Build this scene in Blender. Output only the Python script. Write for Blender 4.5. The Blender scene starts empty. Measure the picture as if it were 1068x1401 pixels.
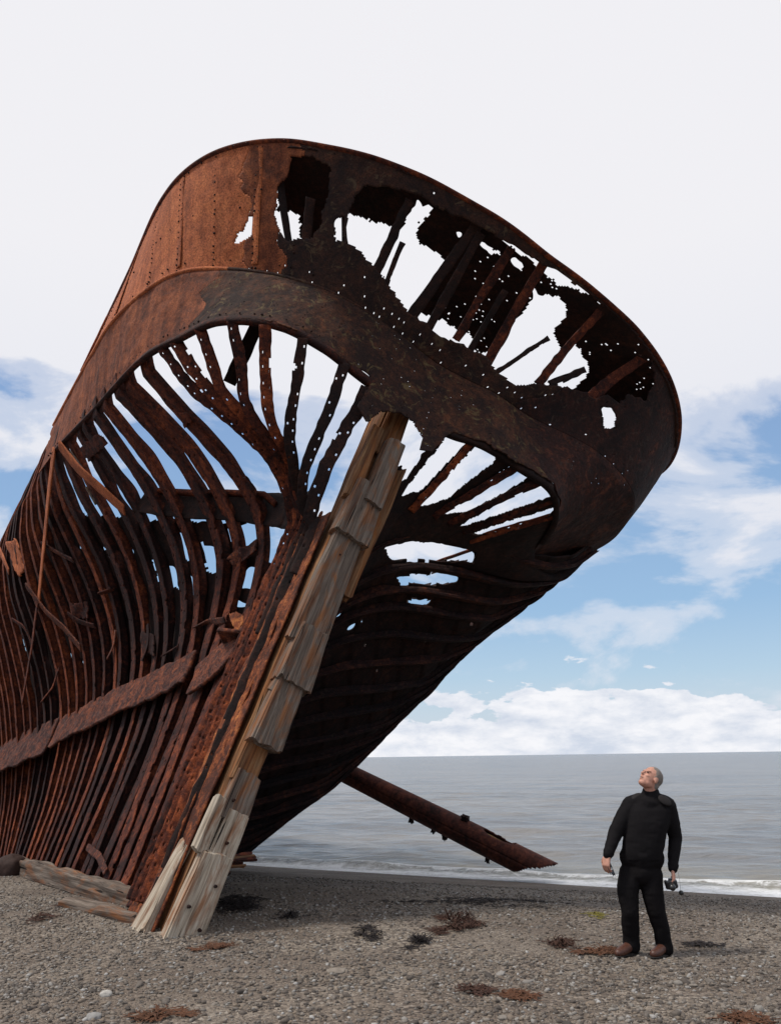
import bpy, bmesh, math, random
import numpy as np
from mathutils import Vector, Matrix, noise as mnoise
random.seed(7); RNG = np.random.default_rng(7)
V = lambda *a: np.array(a, float)

# ------------------------------------------------------------------ camera
FPX = 1100.0
CAM = V(0, 0, 2.6)
TH = math.atan((1035.5 - 700.5) / FPX)
ROLL = math.atan(8 / 560)

def ray(x, y):
    u = (x - 534) / FPX; v = (700.5 - y) / FPX
    c, s = math.cos(ROLL), math.sin(ROLL)
    u, v = u * c + v * s, -u * s + v * c
    c, s = math.cos(TH), math.sin(TH)
    return V(u, c - v * s, s + v * c)

def P(x, y, Y):
    r = ray(x, y)
    return CAM + r * Y / r[1]

def proj(p):
    q = np.atleast_2d(p) - CAM
    c, s = math.cos(TH), math.sin(TH)
    y = q[:, 1] * c + q[:, 2] * s; z = -q[:, 1] * s + q[:, 2] * c
    u, v = q[:, 0] / y, z / y
    c, s = math.cos(ROLL), math.sin(ROLL)
    return np.stack([534 + (u * c - v * s) * FPX, 700.5 - (u * s + v * c) * FPX], 1)

sc = bpy.context.scene
cam = bpy.data.cameras.new('camera'); camo = bpy.data.objects.new('camera', cam)
sc.collection.objects.link(camo); sc.camera = camo
cam.sensor_fit = 'VERTICAL'; cam.sensor_height = 36; cam.sensor_width = 36
cam.lens = 36 * FPX / 1401; cam.clip_end = 60000; cam.clip_start = 0.05
fw = ray(534, 700.5); fw /= np.linalg.norm(fw)
rt = ray(634, 700.5) - ray(534, 700.5); rt /= np.linalg.norm(rt)
up = np.cross(rt, fw)
M = Matrix(((rt[0], up[0], -fw[0], CAM[0]), (rt[1], up[1], -fw[1], CAM[1]), (rt[2], up[2], -fw[2], CAM[2]), (0, 0, 0, 1)))
camo.matrix_world = M

# ------------------------------------------------------------------ sky and sun
SUN_EL, SUN_AZ = 62.0, -104.0        # azimuth from +Y towards +X
EXPOSURE = 0.0
sc.view_settings.view_transform = 'Standard'; sc.view_settings.look = 'None'
sc.view_settings.exposure = EXPOSURE; sc.view_settings.gamma = 1
w = bpy.data.worlds.new('World'); sc.world = w; w.use_nodes = True
nt = w.node_tree; nt.nodes.clear()

def N(nt, typ, loc=(0, 0), **kw):
    n = nt.nodes.new(typ)
    for k, v in kw.items():
        if k.startswith('i_'):
            n.inputs[k[2:].replace('_', ' ')].default_value = v
        else:
            setattr(n, k, v)
    return n

def math_n(nt, op, a, b=None, clamp=False):
    n = nt.nodes.new('ShaderNodeMath'); n.operation = op; n.use_clamp = clamp
    for i, q in enumerate((a, b)):
        if q is None: continue
        if isinstance(q, (int, float)): n.inputs[i].default_value = q
        else: nt.links.new(q, n.inputs[i])
    return n.outputs[0]

def ramp(nt, fac, stops, interp='LINEAR'):
    n = nt.nodes.new('ShaderNodeValToRGB'); n.color_ramp.interpolation = interp
    el = n.color_ramp.elements
    while len(el) < len(stops): el.new(0.5)
    for e, (p, c) in zip(el, stops):
        e.position = p
        e.color = (c, c, c, 1) if isinstance(c, (int, float)) else (*c, 1)
    nt.links.new(fac, n.inputs[0])
    return n.outputs[0]

def mix(nt, fac, a, b, mode='MIX'):
    n = nt.nodes.new('ShaderNodeMix'); n.data_type = 'RGBA'; n.blend_type = mode
    for sock, q in ((n.inputs[0], fac), (n.inputs[6], a), (n.inputs[7], b)):
        if isinstance(q, (int, float)): sock.default_value = q if sock.type == 'VALUE' else (q, q, q, 1)
        elif isinstance(q, tuple): sock.default_value = (*q, 1)
        else: nt.links.new(q, sock)
    return n.outputs[2]

tc = N(nt, 'ShaderNodeTexCoord')
sep = N(nt, 'ShaderNodeSeparateXYZ'); nt.links.new(tc.outputs['Generated'], sep.inputs[0])
Z = math_n(nt, 'MAXIMUM', sep.outputs[2], 0.0)
den = math_n(nt, 'ADD', Z, 0.10)
px_ = math_n(nt, 'DIVIDE', sep.outputs[0], den); py_ = math_n(nt, 'DIVIDE', sep.outputs[1], den)
cmb = N(nt, 'ShaderNodeCombineXYZ'); nt.links.new(px_, cmb.inputs[0]); nt.links.new(py_, cmb.inputs[1])
def noise_n(nt, vec, scale, detail=6, rough=0.55, dist=0.0, off=None):
    if off is not None:
        m = nt.nodes.new('ShaderNodeMapping'); m.inputs[1].default_value = off
        nt.links.new(vec, m.inputs[0]); vec = m.outputs[0]
    n = N(nt, 'ShaderNodeTexNoise'); n.inputs['Scale'].default_value = scale
    n.inputs['Detail'].default_value = detail; n.inputs['Roughness'].default_value = rough
    n.inputs['Distortion'].default_value = dist
    nt.links.new(vec, n.inputs['Vector'])
    return n.outputs['Fac']
# high layered cloud (perspective-flattened) and low cumulus (seen side-on)
sq2 = N(nt, 'ShaderNodeMapping'); sq2.inputs[3].default_value = (1.0, 1.0, 1.9)
nt.links.new(tc.outputs['Generated'], sq2.inputs[0])
hi = noise_n(nt, sq2.outputs[0], 4.2, 9, 0.56, 0.3, (2.3, 0.4, 0))
sq = N(nt, 'ShaderNodeMapping'); sq.inputs[3].default_value = (1.0, 1.0, 2.6)
nt.links.new(tc.outputs['Generated'], sq.inputs[0])
cu = noise_n(nt, sq.outputs[0], 8.0, 9, 0.53, 0.15, (0.4, 0.2, 0.1))
cu2 = noise_n(nt, sq.outputs[0], 22.0, 6, 0.6, 0.2)
hi_b = ramp(nt, Z, [(0.0, 0.0), (0.18, 0.0), (0.26, 0.08), (0.36, 0.10), (0.42, 0.20), (0.50, 0.9)])
hi_m = ramp(nt, math_n(nt, 'ADD', hi, hi_b), [(0.52, 0.0), (0.60, 0.55), (0.68, 1.0)], 'EASE')
cu_b = ramp(nt, Z, [(0.0, 0.42), (0.025, 0.28), (0.05, 0.225), (0.08, 0.11), (0.12, -0.0), (0.16, 0.0)])
cu_m = ramp(nt, math_n(nt, 'ADD', cu, cu_b), [(0.632, 0.0), (0.656, 1.0)], 'EASE')
cu_m = math_n(nt, 'MULTIPLY', cu_m, ramp(nt, Z, [(0.09, 1.0), (0.15, 0.0)]))
cover = math_n(nt, 'MAXIMUM', hi_m, cu_m)
sky = N(nt, 'ShaderNodeTexSky'); sky.sky_type = 'NISHITA'; sky.sun_disc = False
sky.sun_elevation = math.radians(SUN_EL); sky.sun_rotation = math.radians(SUN_AZ)
sky.air_density = 1.0; sky.dust_density = 0.6; sky.ozone_density = 1.5
shade = ramp(nt, math_n(nt, 'ADD', math_n(nt, 'MULTIPLY', cu2, 0.6), math_n(nt, 'MULTIPLY', cu, 0.4)),
             [(0.36, (6.3, 6.9, 8.0)), (0.58, (9.3, 9.35, 9.7))])
hicol = mix(nt, ramp(nt, Z, [(0.30, 0.0), (0.55, 1.0)]), (7.9, 8.1, 8.8), (8.75, 8.7, 9.05))
ccol = mix(nt, cu_m, hicol, shade)
air = mix(nt, 0.75, sky.outputs[0], ramp(nt, Z, [(0.02, (6.0, 7.2, 8.4)), (0.09, (4.9, 6.7, 8.5)), (0.17, (3.5, 5.6, 8.2)), (0.42, (2.6, 4.2, 7.2))]))
horiz = mix(nt, ramp(nt, Z, [(0.0, 0.6), (0.09, 0.0)]), air, (6.3, 7.0, 8.0))
col = mix(nt, cover, horiz, ccol)
bg = N(nt, 'ShaderNodeBackground'); bg.inputs[1].default_value = 0.1
nt.links.new(col, bg.inputs[0])
wo = N(nt, 'ShaderNodeOutputWorld'); nt.links.new(bg.outputs[0], wo.inputs[0])

sl = bpy.data.lights.new('sun', 'SUN'); slo = bpy.data.objects.new('sun', sl); sc.collection.objects.link(slo)
sl.energy = 2.7; sl.angle = math.radians(8); sl.color = (1.0, 0.95, 0.87)
az, el = math.radians(SUN_AZ), math.radians(SUN_EL)
sd = Vector((math.sin(az) * math.cos(el), math.cos(az) * math.cos(el), math.sin(el)))
slo.rotation_euler = sd.to_track_quat('Z', 'Y').to_euler()

# ------------------------------------------------------------------ materials
def newmat(name):
    m = bpy.data.materials.new(name); m.use_nodes = True
    t = m.node_tree; b = t.nodes['Principled BSDF']
    return m, t, b

def bump(t, b, h, strength, dist):
    n = t.nodes.new('ShaderNodeBump'); n.inputs['Strength'].default_value = strength
    n.inputs['Distance'].default_value = dist
    t.links.new(h, n.inputs['Height']); t.links.new(n.outputs[0], b.inputs['Normal'])

def geo_pos(t):
    return t.nodes.new('ShaderNodeNewGeometry').outputs['Position']

def scaled(t, vec, sx, sy, sz):
    m = t.nodes.new('ShaderNodeMapping'); m.inputs[3].default_value = (sx, sy, sz)
    t.links.new(vec, m.inputs[0]); return m.outputs[0]

def rust(name, dark, mid, bright, s=1.0, lo=0.38, hi=0.66, pit=0.5, scab=None, rough=0.85, var=0.05, streak=0.0):
    m, t, b = newmat(name)
    p = geo_pos(t)
    a = noise_n(t, p, 2.2 * s, 8, 0.65, 0.6)
    c = noise_n(t, p, 11 * s, 8, 0.7, 0.3, (3, 1, 7))
    f = noise_n(t, p, 70 * s, 4, 0.7)
    k = math_n(t, 'ADD', math_n(t, 'MULTIPLY', a, 0.5), math_n(t, 'MULTIPLY', c, 0.5))
    oi = t.nodes.new('ShaderNodeObjectInfo')
    k = math_n(t, 'ADD', k, math_n(t, 'MULTIPLY', math_n(t, 'SUBTRACT', oi.outputs['Random'], 0.5), var))
    lo, hi = lo + 0.05, hi - 0.07
    base = ramp(t, k, [(lo, dark), ((lo + hi) / 2, mid), (hi, bright)])
    spk = ramp(t, f, [(0.36, 0.45), (0.6, 1.25)])
    base = mix(t, 1.0, base, spk, 'MULTIPLY')
    if streak:
        sk = ramp(t, noise_n(t, scaled(t, p, 7, 7, 0.9), 1.0, 5, 0.6, 0.3, (1, 8, 3)), [(0.40, (1.15, 1.2, 1.2)), (0.52, (0.85, 0.8, 0.8)), (0.66, (0.42, 0.40, 0.42))])
        base = mix(t, streak, base, sk, 'MULTIPLY')
        bl = ramp(t, noise_n(t, p, 3.1, 9, 0.75, 0.8, (7, 7, 1)), [(0.58, (1, 1, 1)), (0.66, (0.35, 0.33, 0.36))])
        base = mix(t, streak, base, bl, 'MULTIPLY')
    if scab:
        q = ramp(t, noise_n(t, p, 5.5 * s, 9, 0.72, 1.2, (9, 4, 2)), [(0.56, 0.0), (0.63, 1.0)])
        base = mix(t, math_n(t, 'MULTIPLY', q, 0.75), base, scab)
    t.links.new(base, b.inputs['Base Color']); b.inputs['Roughness'].default_value = rough
    b.inputs['Specular IOR Level'].default_value = 0.25
    h = math_n(t, 'ADD', math_n(t, 'MULTIPLY', c, 1.0), math_n(t, 'MULTIPLY', f, 0.35))
    bump(t, b, h, pit, 0.016)
    return m

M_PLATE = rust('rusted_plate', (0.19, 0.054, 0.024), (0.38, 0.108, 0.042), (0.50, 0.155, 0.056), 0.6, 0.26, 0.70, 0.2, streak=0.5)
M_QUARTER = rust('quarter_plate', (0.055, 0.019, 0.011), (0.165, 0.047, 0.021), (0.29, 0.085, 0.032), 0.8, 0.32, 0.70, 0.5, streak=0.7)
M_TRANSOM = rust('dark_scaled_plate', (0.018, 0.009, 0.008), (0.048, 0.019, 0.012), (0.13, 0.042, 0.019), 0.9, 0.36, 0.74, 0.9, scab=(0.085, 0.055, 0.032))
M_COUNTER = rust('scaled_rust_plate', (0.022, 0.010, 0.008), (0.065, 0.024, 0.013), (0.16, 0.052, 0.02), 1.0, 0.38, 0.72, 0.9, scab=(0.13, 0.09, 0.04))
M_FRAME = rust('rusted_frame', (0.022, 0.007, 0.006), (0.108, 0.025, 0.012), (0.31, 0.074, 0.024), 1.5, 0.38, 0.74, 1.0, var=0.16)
M_DARK = rust('shade_dark_rust', (0.010, 0.006, 0.006), (0.024, 0.010, 0.008), (0.06, 0.021, 0.012), 1.0, 0.36, 0.72, 0.9)  # rust whose near-black base carries the starboard and interior shade
M_SFRAME = rust('shaded_frame', (0.012, 0.006, 0.006), (0.036, 0.012, 0.009), (0.13, 0.038, 0.018), 1.4, 0.38, 0.76, 1.0, scab=(0.05, 0.03, 0.022), var=0.14)  # darker copy of the frame rust, starboard shade put into its colours
M_BELT = rust('flaking_rust', (0.035, 0.014, 0.012), (0.14, 0.042, 0.024), (0.30, 0.085, 0.032), 2.6, 0.40, 0.68, 1.0, scab=(0.15, 0.09, 0.08))
M_ORANGE = rust('orange_rust', (0.06, 0.018, 0.010), (0.21, 0.056, 0.020), (0.44, 0.155, 0.045), 1.4, 0.38, 0.68, 0.9)
M_MAST = rust('mast_rust', (0.022, 0.010, 0.009), (0.085, 0.026, 0.018), (0.17, 0.050, 0.028), 0.9, 0.36, 0.70, 0.3)

def wood(name, c1, c2, c3, stain=0.5, axis=(1, 1, 1), nail=True):
    """grain runs along object Z"""
    m, t, b = newmat(name)
    o = t.nodes.new('ShaderNodeTexCoord').outputs['Object']
    g = noise_n(t, scaled(t, o, 26, 26, 1.1), 1.0, 7, 0.6, 0.35)
    g2 = noise_n(t, scaled(t, o, 120, 120, 3.0), 1.0, 4, 0.6)
    l = noise_n(t, scaled(t, o, 3.5, 3.5, 1.3), 1.0, 6, 0.65, 1.0, (2, 7, 1))
    base = ramp(t, g, [(0.30, c1), (0.5, c2), (0.68, c3)])
    base = mix(t, 1.0, base, ramp(t, g2, [(0.3, 0.6), (0.55, 1.1)]), 'MULTIPLY')
    sm = ramp(t, l, [(0.62 - 0.22 * stain, 0.0), (0.76 - 0.22 * stain, 1.0)])
    st = ramp(t, g, [(0.35, (0.085, 0.028, 0.012)), (0.65, (0.30, 0.115, 0.038))])
    base = mix(t, math_n(t, 'MULTIPLY', sm, 0.85), base, st)
    crack = ramp(t, noise_n(t, scaled(t, o, 26, 26, 0.9), 1.0, 3, 0.5, 0.2, (5, 5, 5)), [(0.31, 0.10), (0.345, 1.0)])
    base = mix(t, 1.0, base, crack, 'MULTIPLY')
    t.links.new(base, b.inputs['Base Color']); b.inputs['Roughness'].default_value = 0.85
    b.inputs['Specular IOR Level'].default_value = 0.2
    h = math_n(t, 'ADD', math_n(t, 'ADD', g, math_n(t, 'MULTIPLY', g2, 0.5)), crack)
    bump(t, b, h, 0.6, 0.015)
    return m
M_WOOD = wood('weathered_wood', (0.070, 0.051, 0.041), (0.130, 0.100, 0.080), (0.215, 0.175, 0.144), 0.58)
M_WOODL = wood('bleached_wood', (0.20, 0.15, 0.105), (0.38, 0.315, 0.245), (0.52, 0.455, 0.37), 0.55)
M_WOODS = wood('stained_wood', (0.07, 0.032, 0.018), (0.17, 0.085, 0.042), (0.28, 0.165, 0.085), 0.8)

# ------------------------------------------------------------------ object helpers
col0 = sc.collection
def link(name, mesh, mat=None, parent=None):
    o = bpy.data.objects.new(name, mesh); col0.objects.link(o)
    if mat: mesh.materials.append(mat)
    if parent is not None: o.parent = parent
    return o

def npmesh(name, verts, faces, smooth=False):
    me = bpy.data.meshes.new(name)
    verts = np.asarray(verts, np.float32)
    faces = np.asarray(faces, np.int32)
    k = faces.shape[1]
    me.vertices.add(len(verts)); me.vertices.foreach_set('co', verts.ravel())
    me.loops.add(faces.size); me.loops.foreach_set('vertex_index', faces.ravel())
    me.polygons.add(len(faces)); me.polygons.foreach_set('loop_start', np.arange(0, faces.size, k, dtype=np.int32))
    try: me.polygons.foreach_set('loop_total', np.full(len(faces), k, np.int32))
    except Exception: pass
    if smooth: me.polygons.foreach_set('use_smooth', np.ones(len(faces), bool))
    me.update(calc_edges=True); me.validate()
    return me

def thing(name, label, cat, loc=(0, 0, 0), group=None):
    o = bpy.data.objects.new(name, None); col0.objects.link(o); o.location = loc
    o['label'] = label; o['category'] = cat
    if group: o['group'] = group
    return o
def tag(o, label, cat, group=None):
    o['label'] = label; o['category'] = cat
    if group: o['group'] = group
    return o

def solid(o, th, off=-1):
    m = o.modifiers.new('thickness', 'SOLIDIFY'); m.thickness = th; m.offset = off; return o

def vnoise(p, s, seed=0):
    """cheap vectorised value noise, p (n,d) -> (n,) in -1..1"""
    p = np.asarray(p, float) * s + seed * 17.13
    if p.shape[1] == 2: p = np.concatenate([p, np.zeros((len(p), 1))], 1)
    i = np.floor(p).astype(np.int64); f = p - i; f = f * f * (3 - 2 * f)
    def h(a, b, c):
        n = (a * 374761393 + b * 668265263 + c * 2147483647 + seed * 1013) & 0xffffffff
        n = ((n ^ (n >> 13)) * 1274126177) & 0xffffffff
        return ((n ^ (n >> 16)) & 0xffff) / 32767.5 - 1
    r = 0
    for a in (0, 1):
        for b in (0, 1):
            for c in (0, 1):
                wgt = (f[:, 0] if a else 1 - f[:, 0]) * (f[:, 1] if b else 1 - f[:, 1]) * (f[:, 2] if c else 1 - f[:, 2])
                r = r + wgt * h(i[:, 0] + a, i[:, 1] + b, i[:, 2] + c)
    return r

def inpoly(pts, poly):
    x, y = pts[:, 0], pts[:, 1]; r = np.zeros(len(pts), bool)
    n = len(poly)
    for i in range(n):
        x1, y1 = poly[i]; x2, y2 = poly[(i + 1) % n]
        if y1 == y2: continue
        c = ((y1 > y) != (y2 > y)) & (x < (x2 - x1) * (y - y1) / (y2 - y1) + x1)
        r ^= c
    return r

# ------------------------------------------------------------------ ground and sea
def shore_pt(x, y):
    r = ray(x, y); return CAM - r * CAM[2] / r[2]
SA, SB = shore_pt(335, 1184), shore_pt(1068, 1228)
sdir = (SB - SA) / np.linalg.norm(SB - SA); snor = np.array([sdir[1], -sdir[0], 0])   # landward
if snor[1] > 0: snor = -snor
def shore_d(x, y): return (x - SA[0]) * snor[0] + (y - SA[1]) * snor[1]
def ground_z(x, y):
    x = np.asarray(x, float); y = np.asarray(y, float)
    d = shore_d(x, y)
    z = np.where(d < 8, 0.118 * d, 0.944 + 0.03 * (1 - np.exp(-(d - 8) / 2)))
    z = np.where(d < 0, 0.09 * d, z)
    pts = np.stack([x.ravel(), y.ravel()], 1)
    nz = (vnoise(pts, 0.35, 3) * 0.035 + vnoise(pts, 1.3, 5) * 0.012).reshape(x.shape)
    bank = 0.07 * np.exp(-(((x + 2.25) / 0.55) ** 2 + ((y - 8.75) / 0.45) ** 2)) + 0.06 * np.exp(-(((x + 3.4) / 1.2) ** 2 + ((y - 9.9) / 0.8) ** 2))
    return z + bank + nz * np.clip(d / 2, 0.0, 1)
def gz(x, y): return float(ground_z(np.array([x]), np.array([y]))[0])
def ground_hit(px, py):
    r = ray(px, py); t = 1.0
    for _ in range(60):
        p = CAM + r * t
        t += (p[2] - gz(p[0], p[1])) / (-r[2]) * 0.9 if r[2] < 0 else 0
    return CAM + r * t

def axis_samples(lims):
    out = []
    for a, b, s in lims: out += list(np.arange(a, b, s))
    return np.array(out + [lims[-1][1]])
def build_ground():
    gx = axis_samples([(-400, -60, 40), (-60, -14, 4), (-14, 14, 0.12), (14, 60, 4), (60, 400, 40)])
    gy = axis_samples([(-200, -20, 20), (-20, 2, 2), (2, 26, 0.12), (26, 60, 4), (60, 400, 40)])
    X, Y = np.meshgrid(gx, gy); Zg = ground_z(X, Y)
    Zg = np.maximum(Zg, -6)
    v = np.stack([X.ravel(), Y.ravel(), Zg.ravel()], 1)
    nx, ny = len(gx), len(gy)
    i = np.arange((ny - 1) * (nx - 1)); r, c = i // (nx - 1), i % (nx - 1); a = r * nx + c
    f = np.stack([a, a + 1, a + nx + 1, a + nx], 1)
    me = npmesh('beach', v, f, True)
    m, t, b = newmat('shingle')
    p = geo_pos(t)
    vo = t.nodes.new('ShaderNodeTexVoronoi'); vo.inputs['Scale'].default_value = 38; t.links.new(p, vo.inputs['Vector'])
    vo2 = t.nodes.new('ShaderNodeTexVoronoi'); vo2.inputs['Scale'].default_value = 90; t.links.new(p, vo2.inputs['Vector'])
    sp = t.nodes.new('ShaderNodeSeparateColor'); t.links.new(vo.outputs['Color'], sp.inputs[0])
    c1 = ramp(t, sp.outputs[0], [(0.0, (0.07, 0.055, 0.044)), (0.45, (0.20, 0.160, 0.122)), (0.8, (0.31, 0.255, 0.20)), (1.0, (0.44, 0.385, 0.32))])
    sp2 = t.nodes.new('ShaderNodeSeparateColor'); t.links.new(vo2.outputs['Color'], sp2.inputs[0])
    c2 = ramp(t, sp2.outputs[1], [(0.0, (0.09, 0.072, 0.057)), (0.6, (0.235, 0.187, 0.145)), (1.0, (0.38, 0.32, 0.25))])
    patch = ramp(t, noise_n(t, p, 0.9, 6, 0.65, 0.6), [(0.42, 0.0), (0.6, 1.0)])
    cc = mix(t, patch, c1, c2)
    damp = ramp(t, noise_n(t, p, 0.5, 6, 0.6, 0.8, (4, 2, 0)), [(0.45, (0.72, 0.66, 0.62)), (0.62, (1.05, 1.03, 1.0))])
    cc = mix(t, 1.0, cc, damp, 'MULTIPLY')
    # wet band by the water
    px3 = t.nodes.new('ShaderNodeSeparateXYZ'); t.links.new(p, px3.inputs[0])
    wet = ramp(t, px3.outputs[2], [(0.0, 0.78), (0.04, 1.0)])
    cc = mix(t, 1.0, cc, wet, 'MULTIPLY')
    cc = mix(t, 1.0, cc, (0.84, 0.86, 0.90), 'MULTIPLY')
    t.links.new(cc, b.inputs['Base Color']); b.inputs['Roughness'].default_value = 0.85
    hh = math_n(t, 'ADD', math_n(t, 'SUBTRACT', 1.0, vo.outputs['Distance']), math_n(t, 'MULTIPLY', vo2.outputs['Distance'], -0.5))
    bump(t, b, hh, 0.9, 0.02)
    o = link('beach', me, m); o['kind'] = 'structure'
build_ground()

def build_sea():
    # one sheet to the horizon, finer near the shore with real low waves
    us = axis_samples([(-20000, -2000, 3000), (-2000, -200, 300), (-200, -30, 10), (-30, 30, 0.22), (30, 200, 10), (200, 2000, 300), (2000, 20000, 3000)])
    vs = axis_samples([(-1.6, 12, 0.10), (12, 40, 0.35), (40, 120, 2.5), (120, 600, 30), (600, 30000, 2500)])
    Uu, Vv = np.meshgrid(us, vs)
    X = SA[0] + sdir[0] * Uu - snor[0] * Vv; Y = SA[1] + sdir[1] * Uu - snor[1] * Vv
    pt = np.stack([Uu.ravel() * 0.35, Vv.ravel()], 1)
    w1 = vnoise(pt, 0.9, 1) * 0.06 + vnoise(pt, 2.1, 2) * 0.045 + vnoise(pt, 5.0, 4) * 0.018
    fade = np.clip((Vv.ravel() + 0.2) / 1.5, 0, 1) * np.clip(1 - (Vv.ravel() - 60) / 60, 0, 1)
    # the little breaker
    wob = vnoise(np.stack([Uu.ravel() * 0.4, Uu.ravel() * 0], 1), 1.0, 9) * 0.35
    br = np.exp(-((Vv.ravel() - 1.15 - wob) / 0.28) ** 2) * 0.13 * (0.6 + 0.6 * vnoise(np.stack([Uu.ravel(), Uu.ravel() * 0], 1), 0.5, 12).clip(-0.6, 1))
    Zs = w1 * fade + br
    v = np.stack([X.ravel(), Y.ravel(), Zs], 1)
    nx, ny = len(us), len(vs)
    i = np.arange((ny - 1) * (nx - 1)); r, c = i // (nx - 1), i % (nx - 1); a = r * nx + c
    f = np.stack([a, a + 1, a + nx + 1, a + nx], 1)
    me = npmesh('sea', v, f, True)
    at = me.attributes.new('offshore', 'FLOAT', 'POINT'); at.data.foreach_set('value', np.clip(Vv.ravel(), -5, 500).astype(np.float32))
    m, t, b = newmat('sea_water')
    p = geo_pos(t)
    ad = t.nodes.new('ShaderNodeAttribute'); ad.attribute_name = 'offshore'; off = ad.outputs['Fac']
    n1 = noise_n(t, scaled(t, p, 0.28, 1.0, 1), 0.16, 6, 0.6, 0.4)
    body = ramp(t, n1, [(0.38, (0.15, 0.152, 0.158)), (0.62, (0.215, 0.205, 0.195))])
    near = ramp(t, math_n(t, 'MULTIPLY', off, 0.1), [(0.0, 1.0), (0.15, 0.75), (0.55, 0.0)])
    body = mix(t, near, body, (0.24, 0.225, 0.185))
    # foam: swash edge and breaker top
    fn = noise_n(t, p, 2.2, 8, 0.7, 0.8)
    edge = ramp(t, math_n(t, 'MULTIPLY', math_n(t, 'ADD', off, math_n(t, 'MULTIPLY', math_n(t, 'SUBTRACT', fn, 0.5), 1.3)), 0.2),
                [(0.0, 1.0), (0.10, 1.0), (0.15, 0.5), (0.18, 0.05), (0.20, 0.1), (0.225, 0.9), (0.27, 0.6), (0.33, 0.0)])
    frag = ramp(t, noise_n(t, scaled(t, p, 1, 1, 1), 9, 5, 0.7), [(0.30, 0.5), (0.5, 1.0)])
    foam = math_n(t, 'MULTIPLY', edge, frag)
    base = mix(t, foam, body, (0.85, 0.86, 0.87))
    t.links.new(base, b.inputs['Base Color'])
    t.links.new(mix(t, foam, 0.24, 0.8), b.inputs['Roughness'])
    b.inputs['IOR'].default_value = 1.33
    h1 = noise_n(t, scaled(t, p, 0.45, 1.6, 1), 2.2, 6, 0.62, 0.5)
    h2 = noise_n(t, scaled(t, p, 0.2, 0.9, 1), 0.35, 5, 0.6, 0.3)
    h = math_n(t, 'ADD', math_n(t, 'MULTIPLY', h1, 0.25), math_n(t, 'MULTIPLY', h2, 1.2))
    bump(t, b, h, 1.0, 0.7)
    o = link('sea', me, m); o['kind'] = 'structure'
build_sea()

# ------------------------------------------------------------------ the wreck: ship coordinates
B = P(240, 1270, 8.7)
def frame_axes(a, trim, heel):
    a, trim, heel = map(math.radians, (a, trim, heel))
    F = V(-math.sin(a) * math.cos(trim), math.cos(a) * math.cos(trim), -math.sin(trim))
    S0 = V(math.cos(a), math.sin(a), 0); U0 = np.cross(S0, F)
    U = math.cos(heel) * U0 + math.sin(heel) * S0
    return F, np.cross(F, U), U
F, S, U = frame_axes(31.6, 3, 24)          # forward, starboard, up of the heeled hull
def W(f, s, h):
    f, s, h = np.broadcast_arrays(np.asarray(f, float), s, h)
    return B + f[..., None] * F + s[..., None] * S + h[..., None] * U
def shipc(p):
    q = np.asarray(p) - B; return q @ F, q @ S, q @ U

wreck = thing('shipwreck', 'huge rusted iron hull of a heeled sailing ship, its stern overhanging the beach', 'shipwreck', tuple(B))
def part(name, me, mat, parent=None):
    """mesh given in world coordinates -> child of the wreck"""
    par = parent or wreck
    base = B if parent is None else V(0, 0, 0)
    o = link(name, me, mat, par)
    o.location = tuple(-B) if parent is None else (0, 0, 0)
    return o

HR, HK, HL = 9.2, 7.7, 6.6
# curves round the stern: t = angle (deg) about f=2, or -10*(f-2) along port / 180+10*(f-2) along starboard
def curve(port, arc, star, n=900):
    T, X, Y = [], [], []
    for f_, s_ in port: T.append(-10 * (f_ - 2)); X.append(s_); Y.append(f_)
    for ph, rho in arc:
        T.append(ph); X.append(-rho * math.cos(math.radians(ph))); Y.append(2 - rho * math.sin(math.radians(ph)))
    for f_, s_ in star: T.append(180 + 10 * (f_ - 2)); X.append(s_); Y.append(f_)
    return np.array(T), np.array(X), np.array(Y)
def cr_interp(T, Y, t):
    """smooth (Catmull-Rom style, non-uniform) interpolation"""
    m = np.gradient(Y, T)
    i = np.clip(np.searchsorted(T, t) - 1, 0, len(T) - 2)
    h = T[i + 1] - T[i]; x = np.clip((t - T[i]) / h, 0, 1)
    h00 = 2 * x**3 - 3 * x**2 + 1; h10 = x**3 - 2 * x**2 + x; h01 = -2 * x**3 + 3 * x**2; h11 = x**3 - x**2
    return h00 * Y[i] + h10 * h * m[i] + h01 * Y[i + 1] + h11 * h * m[i + 1]
CR = curve([(24, -4.14), (16, -4.14), (11.6, -4.12), (6.75, -4.19), (3.85, -4.2)],
           [(3, 4.22), (11, 4.21), (25, 4.17), (38, 4.07), (49, 3.95), (66, 3.84), (77, 3.79), (89, 3.84), (99, 3.92), (110, 4.17), (122, 4.55), (134, 4.95), (145, 5.25), (157, 5.45), (168, 5.3)],
           [(3, 5.15), (6, 4.9), (12, 4.5), (18, 4.3)])
CK = curve([(24, -4.1), (12, -4.08), (6.75, -4.02), (4.37, -3.96), (3.45, -3.92)],
           [(0, 3.66), (17, 3.40), (28, 3.18), (43, 2.96), (55, 2.80), (73, 2.54), (83, 2.44), (96, 2.42), (106, 2.60), (114, 2.86), (124, 3.2), (135, 4.1), (146, 4.75), (160, 4.95)],
           [(2.2, 4.85), (4, 4.75), (8, 4.6), (18, 4.2)])
CL = curve([(24, -3.9), (12, -3.82), (6.5, -3.68), (4.14, -3.42)],
           [(1, 3.18), (20, 3.08), (35, 3.19), (44, 3.20), (53, 3.15), (61, 2.98), (74, 2.68), (87, 2.54), (104, 2.76), (111, 3.09), (121, 3.44), (127, 3.72), (137, 3.78), (150, 3.65), (165, 3.6)],
           [(2, 3.85), (4, 4.2), (8, 4.3), (18, 4.1)])
def CP(Cv, t, h): return W(cr_interp(Cv[0], Cv[2], t), cr_interp(Cv[0], Cv[1], t), h)
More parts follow.
